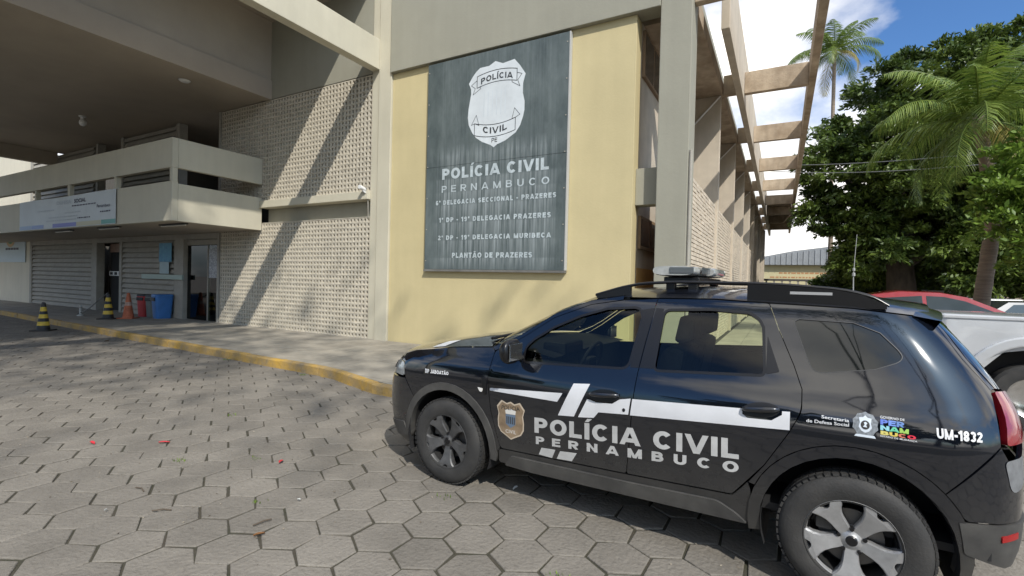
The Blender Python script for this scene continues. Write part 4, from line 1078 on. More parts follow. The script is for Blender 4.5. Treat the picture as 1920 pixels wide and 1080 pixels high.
# ---- wheel wells, underside, cabin
for c in (FC, RC):
    for sd in (-1, 1):
        q = MB(); q.lathe([(.425, .868), (.425, .40), (.0, .40)], 24, lambda r, a, d: (c[0]+r*math.cos(a), sd*d, c[1]+r*math.sin(a)), R(-20), R(200)); q.build('wheel_well', CAB, CAR, smooth=True)
bx('underbody', (-1.95, -.45, .24), (1.95, .45, .40), CAB, CAR, .02); bx('underbody', (-.88, -.80, .27), (.87, .80, .34), CAB, CAR, .0)
bx('cabin_floor', (-.9, -.78, .38), (1.9, .78, .42), CAB, CAR)
panel('door_card', [(-.93,.40),(-.93,1.10),(.9,1.11),(.93,.95),(.80,.50),(.5,.42)], CAB, CAR, off=-.06, gap=0, fl=0, step=.08)
bx('load_cover', (1.02, -.72, .80), (1.86, .72, 1.16), CAB, CAR, .02)
q = MB(); q.grid(lambda u, v: (lerp(-1.12, -.50, u)+.05*abs(2*v-1), lerp(-.76, .76, v), 1.12+.03*math.sin(math.pi*u)-.02*u), 6, 10); q.grid(lambda u, v: (-.50+.07*u, lerp(-.76, .76, v), 1.10-.45*u), 3, 8); q.build('dashboard', CAB, CAR, smooth=True)
bx('instrument_hood', (-.66, -.56, 1.08), (-.46, -.20, 1.19), CAB, CAR, .03)
q = MB()
q.lathe([(.178+.014*math.cos(a*math.pi/4), .014*math.sin(a*math.pi/4)) for a in range(9)], 28, lambda r, a, d: (-.33+d*.93+r*math.sin(a)*.36, -.38+r*math.cos(a), 1.03-d*.36+r*math.sin(a)*.93)); sw_ = q.build('steering_wheel', CAB, CAR, smooth=True)
bx('steering_boss', (-.36, -.46, .97), (-.30, -.30, 1.08), CAB, sw_, .02)
def seat(x, y, w, hr=True):
    s = link('seat', None, CAR); s.location = (x, y, 0)
    q = MB(); q.box((-.28, -w/2, .55), (.26, w/2, .72)); q.build('cushion', SEAT, s, bevel=.05)
    q = MB(); q.prism([(.20, .68), (.34, .68), (.44, 1.22), (.34, 1.25), (.28, 1.20)], lambda p: (p[0], -w/2, p[1]), lambda p: (p[0], w/2, p[1])); q.build('backrest', SEAT, s, bevel=.035)
    for yy in ((0,) if w < .7 else (-.42, .42)):
        q = MB(); q.prism([(.335, 1.27), (.375, 1.25), (.46, 1.28), (.47, 1.43), (.43, 1.455), (.37, 1.44)], lambda p: (p[0], yy-.125, p[1]), lambda p: (p[0], yy+.125, p[1])); q.build('headrest', SEAT, s, bevel=.03)
seat(.0, -.37, .50); seat(.0, .37, .50); seat(.72, 0, 1.30)
bx('rear_view_mirror', (-.42, -.10, 1.45), (-.39, .13, 1.51), CAB, CAR, .008)
# number plates stay outside the view; tailgate handle bar
bx('tailgate_trim', (2.085, -.40, .905), (2.10, .40, .955), SATIN, CAR, .006)
# ------------------------------------------------------------------ wall sign
SB = thing('wall_sign', 'tall slate grey police sign board with white shield emblem on the yellow wall', 'sign', (-5.4, YF-.06, 1.9))
def signmat():
    Mx = bpy.data.materials.new('weathered sign sheet'); Mx.use_nodes = True; t = Mx.node_tree; b = t.nodes['Principled BSDF']; b.inputs['Roughness'].default_value = .6
    g_ = t.nodes.new('ShaderNodeTexCoord')
    def noise(sc, scale, det=6):
        mp_ = t.nodes.new('ShaderNodeMapping'); mp_.inputs['Scale'].default_value = sc; t.links.new(g_.outputs['Object'], mp_.inputs[0])
        n = t.nodes.new('ShaderNodeTexNoise'); n.inputs['Scale'].default_value = scale; n.inputs['Detail'].default_value = det; n.inputs['Roughness'].default_value = .7; t.links.new(mp_.outputs[0], n.inputs[0]); return n.outputs['Fac']
    def ramp(f, a, b_, c0, c1):
        r = t.nodes.new('ShaderNodeValToRGB'); r.color_ramp.elements[0].position = a; r.color_ramp.elements[1].position = b_; r.color_ramp.elements[0].color = (*c0, 1); r.color_ramp.elements[1].color = (*c1, 1); t.links.new(f, r.inputs[0]); return r.outputs[0]
    base = ramp(noise((1.6, 1, .7), 1.0, 9), .33, .68, (.042, .059, .060), (.122, .148, .146))
    st = ramp(noise((7, 1, .20), 2.6, 9), .40, .68, (0, 0, 0), (1, 1, 1))
    sep = t.nodes.new('ShaderNodeSeparateXYZ'); t.links.new(g_.outputs['Object'], sep.inputs[0])
    # chalk washed down from the lettering: strongest over the lower half and under the emblem
    cr_ = t.nodes.new('ShaderNodeValToRGB'); e = cr_.color_ramp.elements; HZ = 4.66
    st_ = [(0.0, .25), (.24, .95), (.262, .40), (.62, .95), (.66, .42), (1.02, 1.0), (1.06, .45), (1.41, 1.0), (1.45, .5), (1.69, 1.0), (1.73, .55), (1.98, .9), (2.03, .25), (2.50, .75), (2.75, .12), (4.66, .14)]
    e[0].position = 0.0; e[0].color = (st_[0][1],)*3+(1,); e[1].position = 1.0; e[1].color = (st_[-1][1],)*3+(1,)
    for z_, v_ in st_[1:-1]: k = e.new(z_/HZ); k.color = (v_,)*3+(1,)
    dv = t.nodes.new('ShaderNodeMath'); dv.operation = 'DIVIDE'; dv.inputs[1].default_value = HZ; t.links.new(sep.outputs['Z'], dv.inputs[0]); t.links.new(dv.outputs[0], cr_.inputs[0])
    # wash marks stay under the words, so they fade out towards the sides of the board
    ab = t.nodes.new('ShaderNodeMath'); ab.operation = 'ABSOLUTE'; t.links.new(sep.outputs['X'], ab.inputs[0])
    mrx = t.nodes.new('ShaderNodeMapRange'); mrx.inputs['From Min'].default_value = 1.30; mrx.inputs['From Max'].default_value = 1.52; mrx.inputs['To Min'].default_value = 1.0; mrx.inputs['To Max'].default_value = .15
    t.links.new(ab.outputs[0], mrx.inputs['Value'])
    mq = t.nodes.new('ShaderNodeMath'); mq.operation = 'MULTIPLY'; t.links.new(cr_.outputs[0], mq.inputs[0]); t.links.new(mrx.outputs[0], mq.inputs[1])
    mu = t.nodes.new('ShaderNodeMath'); mu.operation = 'MULTIPLY'; t.links.new(st, mu.inputs[0]); t.links.new(mq.outputs[0], mu.inputs[1])
    m2 = t.nodes.new('ShaderNodeMath'); m2.operation = 'MULTIPLY'; m2.inputs[1].default_value = .85; t.links.new(mu.outputs[0], m2.inputs[0])
    mxn = t.nodes.new('ShaderNodeMix'); mxn.data_type = 'RGBA'; t.links.new(m2.outputs[0], mxn.inputs['Factor']); t.links.new(base, mxn.inputs['A']); mxn.inputs['B'].default_value = (.36, .40, .41, 1)
    t.links.new(mxn.outputs['Result'], b.inputs['Base Color']); return Mx
OS = Vector((-5.4, YF-.06, 1.9)); YS = -.035
def sp(X, Z, d=0.0): return (X-OS.x, YS-d, Z-OS.z)
SX0, SX1, SZ0, SZ1 = -7.175, -3.715, 1.9, 6.545
SM = signmat(); bx('sign_sheet', (SX0-OS.x, YS, 0), (SX1-OS.x, .055, 2.298), SM, SB, .004); bx('sign_sheet', (SX0-OS.x, YS, 2.303), (SX1-OS.x, .055, SZ1-OS.z), SM, SB, .004)
for k in range(7):
    for xx in (SX0-OS.x+.04, SX1-OS.x-.04): bx('rivet', (xx-.012, YS-.008, .18+k*.71), (xx+.012, YS+.0, .204+k*.71), M['louvre'], SB, .004)
FRM = mat('sign frame', (.16, .155, .14), .6, var=.3)
bx('frame_bar', (SX0-OS.x-.02, YS-.012, -.05), (SX1-OS.x+.02, .058, -.003), FRM, SB, .004)
bx('frame_bar', (SX1-OS.x+.003, YS-.008, .0), (SX1-OS.x+.03, .05, SZ1-OS.z), mat('sign edge', (.42,.42,.40), .5), SB, .003)
SW = mat('sign white', (.60, .64, .66), .6, var=.16, vscale=1.6); SK = mat('sign black print', (.035, .04, .045), .6); SFADE = mat('faded sign lettering', (.46, .52, .54), .6, var=.28, vscale=9); SGHOST = mat('ghost crest', (.55, .60, .63), .6, var=.1, vscale=4)
def flat(name, pts, m, d, parent=None):
    from mathutils.geometry import tessellate_polygon
    tr = tessellate_polygon([[Vector((p[0], p[1], 0)) for p in pts]])
    me = bpy.data.meshes.new(name); me.from_pydata([sp(p[0], p[1], d) for p in pts], [], [tuple(t) for t in tr]); me.materials.append(m); me.update(); return link(name, me, parent or SB)
SH = [(-5.768,6.222),(-5.543,6.224),(-5.387,6.296),(-5.204,6.216),(-4.927,6.249),(-4.799,6.102),(-4.661,5.903),(-4.715,5.72),(-4.715,5.52),(-4.67,5.345),(-4.67,5.17),(-4.696,5.047),(-4.76,4.87),(-4.86,4.735),(-5.108,4.595),(-5.30,4.54),(-5.384,4.485),(-5.46,4.54),(-5.686,4.636),(-5.84,4.74),(-5.938,4.859),(-6.03,5.03),(-6.058,5.197),(-6.045,5.38),(-6.012,5.558),(-5.985,5.70),(-5.99,5.80),(-6.05,5.931),(-5.94,6.08),(-5.86,6.16)]
em = flat('emblem_shield', SH, SW, .002)
def outline(pts, w, m, d, parent):
    q = MB(); n = len(pts)
    for a, b in zip(pts, pts[1:]+pts[:1]):
        dx, dz = b[0]-a[0], b[1]-a[1]; l = math.hypot(dx, dz) or 1; nx, nz = -dz/l*w/2, dx/l*w/2; ex, ez = dx/l*w/2, dz/l*w/2
        q.quad(sp(a[0]-nx-ex, a[1]-nz-ez, d), sp(b[0]-nx+ex, b[1]-nz+ez, d), sp(b[0]+nx+ex, b[1]+nz+ez, d), sp(a[0]+nx-ex, a[1]+nz-ez, d))
    q.build('emblem_line', m, parent, recalc=False)
def ribbon(xl, xr, zt, zb, bow):
    n = 10; t = [(lerp(xl, xr, k/n), zt+bow*(1-(2*k/n-1)**2)) for k in range(n+1)]; b = [(x, z-(zt-zb)) for x, z in t]
    return t+b[::-1]
outline(ribbon(-5.835, -4.86, 6.045, 5.80, .065), .014, SK, .004, em)
outline(ribbon(-5.88, -4.875, 5.045, 4.79, -.075), .014, SK, .004, em)
for pts in ([(-5.842,5.963),(-5.982,5.874),(-5.881,5.802),(-5.933,5.673),(-5.744,5.775),(-5.744,5.815),(-5.835,5.80)], [(-4.859,5.962),(-4.744,5.919),(-4.84,5.806),(-4.787,5.675),(-4.975,5.789),(-4.975,5.83),(-4.862,5.80)],
            [(-5.88,5.045),(-5.959,5.022),(-5.838,5.22),(-5.766,4.996)], [(-4.875,5.045),(-4.771,5.092),(-4.899,5.242),(-4.955,5.03)]): outline(pts, .010, SK, .0045, em)
for k in range(6): flat('ghost_column', [(-5.66+k*.105, 5.16), (-5.64+k*.105, 5.16), (-5.64+k*.105, 5.68), (-5.66+k*.105, 5.68)], SGHOST, .0035, em)
def sgn(name, s, x0, x1, z0, z1, m, wt, tr, d=.003, bow=0.0, parent=None):
    text_obj(name, s, lambda u, v: sp(lerp(x0, x1, u), lerp(z0, z1, v)+bow*(1-(2*u-1)**2), d), m, parent or SB, weight=wt, track=tr)
sgn('lettering', 'POLÍCIA', -5.735, -4.962, 5.862, 5.985, SK, .19, .16, .006, .055, em)
sgn('lettering', 'CIVIL', -5.66, -5.07, 4.835, 4.965, SK, .19, .16, .006, -.055, em)
sgn('lettering', 'PE', -5.437, -5.30, 4.595, 4.682, SK, .14, .16, .006, 0, em)
sgn('lettering', 'POLÍCIA CIVIL', -6.72, -4.09, 3.905, 4.148, SFADE, .245, .15)
sgn('lettering', 'PERNAMBUCO', -6.722, -4.073, 3.615, 3.765, SFADE, .17, .62)
sgn('lettering', '6ª DELEGACIA SECCIONAL - PRAZERES', -6.877, -3.918, 3.340, 3.442, SFADE, .25, .24)
sgn('lettering', '1ª DP - 19ª DELEGACIA PRAZERES', -6.777, -4.022, 2.950, 3.055, SFADE, .25, .24)
sgn('lettering', '2ª DP - 19ª DELEGACIA MURIBECA', -6.795, -4.010, 2.553, 2.655, SFADE, .25, .24)
sgn('lettering', 'PLANTÃO DE PRAZERES', -6.402, -4.413, 2.155, 2.268, SFADE, .25, .20)
# ------------------------------------------------------------------ banner and posters
BN = thing('banner', 'faded white banner strapped along the front of the balcony', 'banner', (-19.5, BY-.02, 3.0))
def bnp(x, z, d=0): return (x+19.5, -.012-d, z-3.0)
q = MB(); q.grid(lambda u, v: (lerp(-23.05, -16.12, u)+19.5, -.006+.006*math.sin(u*23)*math.sin(3*v), lerp(3.0, 3.96, v)-3.0+.012*math.sin(u*9)*v), 40, 6)
q.build('cloth', mat('sun bleached banner', (.56, .60, .60), .7, var=.10, vscale=.9), BN, smooth=True, recalc=False)
for x0, x1, c in ((-23.0, -22.0, (.35,.45,.58)), (-21.98, -21.0, (.30,.38,.58)), (-20.3, -18.6, (.22,.24,.50)), (-18.58, -17.0, (.52,.50,.36)), (-16.98, -16.14, (.16,.36,.32))):
    q = MB(); q.quad(bnp(x0, 3.02), bnp(x1, 3.02), bnp(x1, 3.14), bnp(x0, 3.14)); q.build('colour_band', mat('band', c, .7), BN, recalc=False)
BK = mat('banner dark print', (.10, .10, .13), .7); BF = mat('banner faded print', (.46, .50, .52), .7)
def bt(s, x0, x1, z0, z1, m, off=.02, sp_=1.0): text_obj('lettering', s, lambda u, v: bnp(lerp(x0, x1, u), lerp(z0, z1, v), .003), m, BN, off, sp_)
bt('SOCIAL', -18.75, -17.95, 3.72, 3.84, BK, .03); bt('DEFESA', -20.0, -18.95, 3.72, 3.84, BF, .03)
bt('Pernambuco', -17.25, -16.45, 3.50, 3.60, BK, .01)
for x0, x1, z, m in ((-18.9, -17.4, 3.62, BK), (-17.05, -16.5, 3.36, BK), (-21.5, -20.2, 3.56, BF), (-19.4, -18.4, 3.43, BF), (-20.6, -18.5, 3.32, BF), (-18.5, -17.7, 3.24, BK), (-20.8, -18.6, 3.22, BF)):
    x = x0
    while x < x1:
        w = rng.uniform(.05, .2); q = MB(); q.quad(bnp(x, z, .003), bnp(x+w, z, .003), bnp(x+w, z+.035, .003), bnp(x, z+.035, .003)); q.build('faded_print', m, BN, recalc=False); x += w+.03
lp = thing('wall_poster', 'pale blue poster with green emblem on the far left wall', 'poster', (-32.6, YF-.03, 2.0))
bx('poster_sheet', (-1.9, -.012, .03), (1.7, .01, 1.75), mat('poster paper', (.45,.54,.58), .6, var=.05), lp, .003)
q = MB(); q.prism([(-.55+.55+.5*math.cos(a*math.pi/12), 1.32+.42*math.sin(a*math.pi/12)) for a in range(24)], lambda p: (p[0]-.1, -.02, p[1]), lambda p: (p[0]-.1, -.013, p[1])); q.build('emblem', mat('emblem green', (.10,.30,.17), .6), lp)
q = MB(); q.prism([(.62*math.cos(R(195+k*15)), 1.25+.5*math.sin(R(195+k*15))) for k in range(11)]+[(.5*math.cos(R(345-k*15)), 1.3+.4*math.sin(R(345-k*15))) for k in range(11)], lambda p: (p[0]-.1, -.028, p[1]), lambda p: (p[0]-.1, -.021, p[1])); q.build('emblem_scroll', mat('scroll', (.50,.36,.20), .6), lp)
for k in range(5): bx('print_line', (-.75+k*.34, -.018, .62), (-.47+k*.34, -.013, .72), BK, lp)
np_ = thing('notice_poster', 'blue and white notice stuck on the slatted screen beside the glass door', 'poster', (-18.5, YF-.05, 1.7))
bx('poster_sheet', (-.40, -.012, .36), (.40, .0, 1.0), mat('poster blue', (.06,.20,.36), .6, var=.5, vscale=6, col2=(.12,.34,.45)), np_, .003)
bx('poster_sheet', (-.36, -.010, -.05), (.24, .0, .352), mat('poster pale', (.34,.44,.46), .6, var=.1), np_, .003)
# ------------------------------------------------------------------ lamps, camera
T_EM = mat('unlit tube', (.62,.60,.54), .5)
for k, (x, y, lab) in enumerate(((-14.2, 6.95, 'tube light under the balcony nearest its right end'), (-17.3, 6.75, 'tube light under the balcony in the middle of the row'), (-20.4, 6.75, 'tube light under the balcony behind the banner'))):
    t = thing('tube_light', lab, 'tube light', (x, y, 2.98), 0, 'tube lights under the balcony')
    bx('tray', (-.62, -.06, -.03), (.62, .06, 0), M['black'], t, .004)
    q = MB(); q.tube([(-.6, 0, -.05), (.6, 0, -.05)], .018, 10); q.build('tube', T_EM, t, smooth=True)
cl = thing('ceiling_lamp', 'white globe lamp hanging from the portico ceiling', 'lamp', (-20.15, 7.1, 6.74))
q = MB(); q.lathe([(.0, 0), (.10, 0), (.10, -.03), (.05, -.05), (.045, -.14), (.0, -.14)], 16); q.build('base', M['white'], cl, smooth=True)
q = MB(); q.ellipsoid((0.04, 0, -.22), (.10, .10, .12)); q.build('globe', M['white'], cl, smooth=True)
dl = thing('ceiling_disc_lamp', 'small white flush lamp on the portico ceiling beside the roof beam', 'lamp', (-13.85, 7.0, 6.744))
q = MB(); q.lathe([(.0, -.05), (.10, -.045), (.13, -.02), (.14, 0), (.0, 0)], 20); q.build('diffuser', M['white'], dl, smooth=True)
q = MB(); q.lathe([(.14, -.012), (.155, -.012), (.155, 0), (.14, 0)], 20); q.build('rim', M['louvre'], dl)
sc_ = thing('security_camera', 'white security camera and cable on the pillar edge above the ledge', 'camera', (-9.06, YF-.10, 3.78))
q = MB(); q.tube([(0, .07, 0), (0, -.04, 0), (-.02, -.08, .04)], .02, 8); q.build('bracket', M['white'], sc_, smooth=True)
q = MB(); q.lathe([(.0, -.09), (.05, -.09), (.055, -.06), (.055, .09), (.0, .10)], 14, lambda r, a, z: (r*math.cos(a)-.03, -.10+z*.95, .09+r*math.sin(a)-z*.25)); q.build('housing', M['white'], sc_, smooth=True)
q = MB(); q.tube([(0, .06, -.02), (.03, .05, -.25), (.02, .07, -.55), (-.02, .09, -.62)], .012, 6); q.build('cable', M['louvre'], sc_, smooth=True)
# ------------------------------------------------------------------ cones, bins, rope
CY = mat('cone yellow', (.60,.42,.05), .6, var=.25, vscale=8); CO = mat('cone orange', (.46,.13,.06), .65, var=.3, vscale=8)
def cone(loc, label, h, striped=True, tilt=0.0):
    t = thing('traffic_cone', label, 'traffic cone', loc, rng.uniform(0, 1), 'traffic cones by the entrance')
    q = MB(); q.box((-.20*h/.72, -.20*h/.72, 0), (.20*h/.72, .20*h/.72, .03)); q.build('base', M['black'] if striped else CO, t, bevel=.01)
    q = MB(); r0, r1 = .14*h/.72, .045
    def seg(z0, z1, m, nm, k=0):
        a, b = lerp(r0, r1, (z0-.03)/(h-.03)), lerp(r0, r1, (z1-.03)/(h-.03)); q = MB(); q.lathe([(a+k, z0), (b+k, z1)], 24); 
        q.build(nm, m, t, smooth=True, recalc=False)
    if striped:
        zs = [.03, .14, .24, .33, .43, .51, .62, .72]; ms = [M['black'], CY, M['black'], CY, M['black'], CY, M['black']]
        for k in range(7): seg(zs[k]*h/.72, zs[k+1]*h/.72, ms[k], 'stripe' if k else 'cone_foot')
    else:
        seg(.03, h, CO, 'cone_body'); seg(h*.52, h*.66, mat('worn reflective band', (.45,.30,.24), .6, var=.4, vscale=12), 'band', .003)
    q = MB(); q.lathe([(.045, h), (.03, h+.02), (.0, h+.025)], 16); q.build('tip', M['black'] if striped else CO, t, smooth=True)
cone((-17.74, 5.46, 0), 'black and yellow striped cone standing on the street in front of the kerb', .76)
cone((-18.9, 7.38, .15), 'black and yellow striped cone on the sidewalk before the dark doorway', .80)
cone((-18.72, 7.86, .15), 'plain faded orange cone on the sidewalk by the slatted screen', .82, False)
def bin_(x, y, col, label, rz, w=.40, h=.80):
    t = thing('waste_bin', label, 'bin', (x, y, .15), rz, 'bins by the slatted screen'); m_ = mat('bin plastic', col, .45, var=.2)
    q = MB()
    k = 14
    def rr(u, v):
        a = 2*math.pi*v; c, s = math.cos(a), math.sin(a); f = lerp(.80, 1.0, u)
        return (w/2*f*math.copysign(abs(c)**.4, c), w*.48*f*math.copysign(abs(s)**.4, s), u*h*.88)
    q.grid(rr, 4, 28); q.build('bin_body', m_, t, smooth=True)
    q = MB(); q.prism([(w*.52*math.copysign(abs(math.cos(a*math.pi/12))**.4, math.cos(a*math.pi/12)), w*.50*math.copysign(abs(math.sin(a*math.pi/12))**.4, math.sin(a*math.pi/12))) for a in range(24)], lambda p: (p[0], p[1], h*.88), lambda p: (p[0]*.93, p[1]*.93, h*.96)); q.build('lid', M['black'] if col[0] != .04 else m_, t, bevel=.01)
    bx('flap', (-w*.35, -w*.53, h*.70), (w*.35, -w*.47, h*.84), M['black'], t, .01)
bin_(-19.25, 8.58, (.42,.03,.03), 'red swing bin, leftmost of the three by the slatted screen', .25)
bin_(-18.82, 8.64, (.14,.16,.15), 'grey bin squeezed between the red and the blue bin', .1)
bin_(-18.18, 8.60, (.04,.16,.42), 'blue swing bin beside the grey one', -.15, .56, .84)
rp = MB(); rp.tube([(-21.9, 7.7, .17), (-21.3, 7.45, .18), (-20.85, 7.36, .24), (-20.2, 7.36, .42), (-19.4, 7.38, .80), (-18.93, 7.38, .98)], .018, 6)
tag(rp.build('rope', mat('black and white tape', (.25,.25,.24), .7, var=.8, vscale=2.5, col2=(.02,.02,.02)), smooth=True), 'slack black and white barrier tape running to the sidewalk cone', 'rope')
ps = thing('barrier_post', 'small pale stub post holding the slack barrier tape on the sidewalk', 'post', (-20.83, 7.36, .15))
q = MB(); q.lathe([(.0, 0), (.10, 0), (.09, .03), (.035, .06), (.03, .34), (.0, .35)], 14); q.build('stub', mat('pale plastic', (.45,.45,.42), .6), ps, smooth=True)
bx('collar', (-.045, -.045, .27), (.045, .045, .31), M['louvre'], ps, .006)

# ------------------------------------------------------------------ other vehicles
CARGL = mat('vehicle glass', (.030, .040, .042), .06, spec=.7)
def simple_wheel(p, x, y, sd, r=.36, w=.23, parent=None):
    t = link('wheel', None, p); t.location = (x, y, r)
    q = MB(); q.lathe([(r*.60, 0), (r*.72, -.012), (r*.92, -.006), (r, .03), (r, w-.03), (r*.92, w), (r*.6, w)], 28, lambda rr, a, d: (rr*math.cos(a), sd*d*-1, rr*math.sin(a))); q.build('tyre', M['rubber'], t, smooth=True)
    q = MB(); q.lathe([(0, .03), (r*.18, .02), (r*.5, .03), (r*.60, .004), (r*.60, w)], 20, lambda rr, a, d: (rr*math.cos(a), -sd*d, rr*math.sin(a))); q.build('rim', M['chrome'], t, smooth=True)
def vehicle(name, label, cat, loc, rz, paint, low, cabin, wins, hw, wheels, group=None, glassm=CARGL, topin=.20):
    """low: lower body outline (x,z); cabin: greenhouse outline; wins: side window outlines"""
    t = thing(name, label, cat, loc, rz, group)
    def side(z, zb, zt): return hw-topin*max(0, min(1, (z-zb)/(zt-zb)))
    q = MB(); n = len(low)
    zb = max(z for x, z in cabin if z < min(z for x, z in cabin)+.25) if cabin else 1
    zb = min(z for x, z in cabin); zt = max(z for x, z in cabin)
    secs = [(-1, .93), (-1+.06, 1.0), (1-.06, 1.0), (1, .93)]
    def lowfn(yy, sc):
        cx = sum(p[0] for p in low)/n; cz = sum(p[1] for p in low)/n
        return [(cx+(x-cx)*(1-(1-sc)*.35), yy*hw, cz+(z-cz)*(1-(1-sc)*.55)) for x, z in low]
    rings = [lowfn(y, s) for y, s in secs]; vs = sum(rings, []); fs = []
    for i in range(3):
        for k in range(n): fs.append((i*n+k, i*n+(k+1) % n, (i+1)*n+(k+1) % n, (i+1)*n+k))
    fs.append(tuple(range(n))); fs.append(tuple(3*n+k for k in range(n))[::-1]); q.add(vs, fs)
    q.build('body', paint, t, smooth=True, angle=35, bevel=.03)
    q = MB(); c = len(cabin); ys = (-1, 1)
    def cab(sd, inset): return [(x, sd*(side(z, zb, zt)-.03-inset), z-(.0 if z < zt else inset*.5)) for x, z in cabin]
    A, A2, B2, B = cab(-1, 0), [(x, y+.10, z+.025 if z > zt-.1 else z) for x, y, z in cab(-1, 0)], [(x, y-.10, z+.025 if z > zt-.1 else z) for x, y, z in cab(1, 0)], cab(1, 0)
    q.add(A+A2+B2+B, [tuple(range(c)), tuple(3*c+k for k in range(c))[::-1]]+[(i*c+k, i*c+(k+1) % c, (i+1)*c+(k+1) % c, (i+1)*c+k) for i in range(3) for k in range(c)])
    q.build('cabin', paint, t, smooth=True, angle=30)
    for sd in (-1, 1):
        for w in wins:
            q = MB(); q.prism(w, lambda p: (p[0], sd*(side(p[1], zb, zt)-.024), p[1]), lambda p: (p[0], sd*(side(p[1], zb, zt)-.05), p[1])); q.build('window', glassm, t)
    # windscreens: the sloping front and rear faces of the greenhouse
    cb = sorted(cabin); 
    for (a, b) in ((cabin[0], cabin[1]), (cabin[-1], cabin[-2])):
        q = MB(); o = .012*(1 if a[0] > 0 else -1)
        pa, pb = (lerp(a[0], b[0], .10)+o, lerp(a[1], b[1], .10)), (lerp(a[0], b[0], .90)+o, lerp(a[1], b[1], .90))
        wa, wb = side(pa[1], zb, zt)-.12, side(pb[1], zb, zt)-.12
        q.quad((pa[0], -wa, pa[1]+.006), (pa[0], wa, pa[1]+.006), (pb[0], wb, pb[1]+.006), (pb[0], -wb, pb[1]+.006)); q.build('windscreen', glassm, t)
    for x, r in wheels:
        for sd in (-1, 1): simple_wheel(t, x, sd*(hw-.02), sd, r)
    return t
SILV = mat('silver paint', (.54, .555, .57), .28, .2, coat=.8, var=.08, vscale=2); REDP = mat('red paint', (.27, .012, .018), .25, coat=1.0); WHP = mat('white car paint', (.70,.70,.69), .3, coat=.8); DKP = mat('dark grey paint', (.03,.034,.036), .3, coat=1.0)
# silver pickup: bed to the left, cab to the right (outside the frame)
pk = vehicle('pickup_truck', 'silver pickup truck with flared wheel arch parked behind the police car', 'pickup truck', (4.47, 9.1, -.02), R(-1.0), SILV,
        [(-2.62,.55),(-2.66,.75),(-2.64,1.36),(-2.60,1.40),(-.62,1.385),(-.55,1.30),(1.25,1.24),(2.30,1.12),(2.62,.95),(2.66,.55),(2.3,.45),(2.28,.75),(2.10,.95),(1.80,1.0),(1.50,.95),(1.32,.75),(1.30,.42),(-1.22,.45),(-1.24,.72),(-1.42,.94),(-1.74,1.01),(-2.06,.94),(-2.24,.72),(-2.26,.52)],
        [(-.60,1.26),(-.50,1.80),(.50,1.84),(1.28,1.25)], [[(-.42,1.33),(-.36,1.74),(.10,1.76),(.10,1.33)],[(.16,1.33),(.16,1.76),(.48,1.76),(1.02,1.33)]], .91, [(-1.74,.40),(1.80,.40)])
for sd in (-1, 1):
    q = MB(); al = arc((-1.74, .48), .56, -10, 190, 24); ao = arc((-1.74, .48), .68, 190, -10, 24)
    q.prism(al+ao, lambda p: (p[0], sd*.90, p[1]), lambda p: (p[0], sd*(.955), p[1])); q.build('wheel_arch', SILV, pk, bevel=.02)
    bx('lock', (-1.02, sd*.905, 1.12), (-.86, sd*.93, 1.17), SILV, pk, .01)
    q = MB(); q.lathe([(.54, .88), (.54, .55), (0, .55)], 18, lambda r, a, d: (-1.74+r*math.cos(a), sd*d, .45+r*math.sin(a)), R(-10), R(190)); q.build('wheel_well', CAB, pk)
    bx('rub_rail', (-2.60, sd*.905, 1.345), (-.66, sd*.925, 1.385), SILV, pk, .008)
vehicle('red_car', 'red car with dark windows parked between the silver pickup and the big tree', 'car', (3.2, 15.2, 0.05), R(2.0), REDP,
        [(-2.1,.35),(-2.15,.8),(-2.05,1.02),(-1.2,1.06),(1.0,1.04),(1.9,.92),(2.12,.70),(2.12,.35)], [(-1.85,1.03),(-1.35,1.50),(-.75,1.60),(.0,1.585),(.45,1.50),(1.38,1.05)],
        [[(-1.42,1.14),(-1.10,1.44),(-.35,1.51),(-.33,1.12)],[(-.26,1.12),(-.27,1.51),(.05,1.50),(.42,1.41),(1.05,1.12)]], .88, [(-1.35,.32),(1.35,.32)], topin=.22)
sed = ([(-2.2,.35),(-2.25,.75),(-2.15,.98),(-1.3,1.0),(1.0,.97),(2.0,.85),(2.2,.65),(2.2,.35)], [(-1.75,.98),(-1.05,1.42),(.15,1.44),(1.15,.97)], [[(-1.35,1.04),(-.95,1.36),(-.35,1.38),(-.35,1.03)],[(-.28,1.03),(-.28,1.38),(.10,1.38),(.80,1.03)]], .86, [(-1.35,.31),(1.35,.31)])
vehicle('parked_car', 'dark grey car at the right edge behind the silver pickup', 'car', (6.3, 19.0, 0.0), R(14), DKP, *sed, group='cars parked far off beyond the palm')
vehicle('parked_car', 'white car roof beyond the dark grey car near the palm trunk', 'car', (7.6, 25.5, 0.0), R(5), WHP, *sed, group='cars parked far off beyond the palm')
vehicle('parked_car', 'black car farthest right behind the white car', 'car', (9.4, 24.5, 0.1), R(-8), DKP, *sed, group='cars parked far off beyond the palm')
vn = vehicle('white_van', 'small white van far back to the left of the palm trunk', 'van', (9.2, 36.5, -.25), R(8), WHP, [(-2.1,.35),(-2.15,1.1),(1.5,1.1),(2.1,1.0),(2.15,.35)], [(-2.1,1.08),(-2.0,2.0),(1.0,2.0),(1.75,1.08)], [[(-1.8,1.25),(-1.8,1.8),(-.4,1.8),(-.4,1.25)],[(-.2,1.25),(-.2,1.8),(.8,1.8),(1.3,1.25)]], .85, [(-1.35,.32),(1.35,.32)])
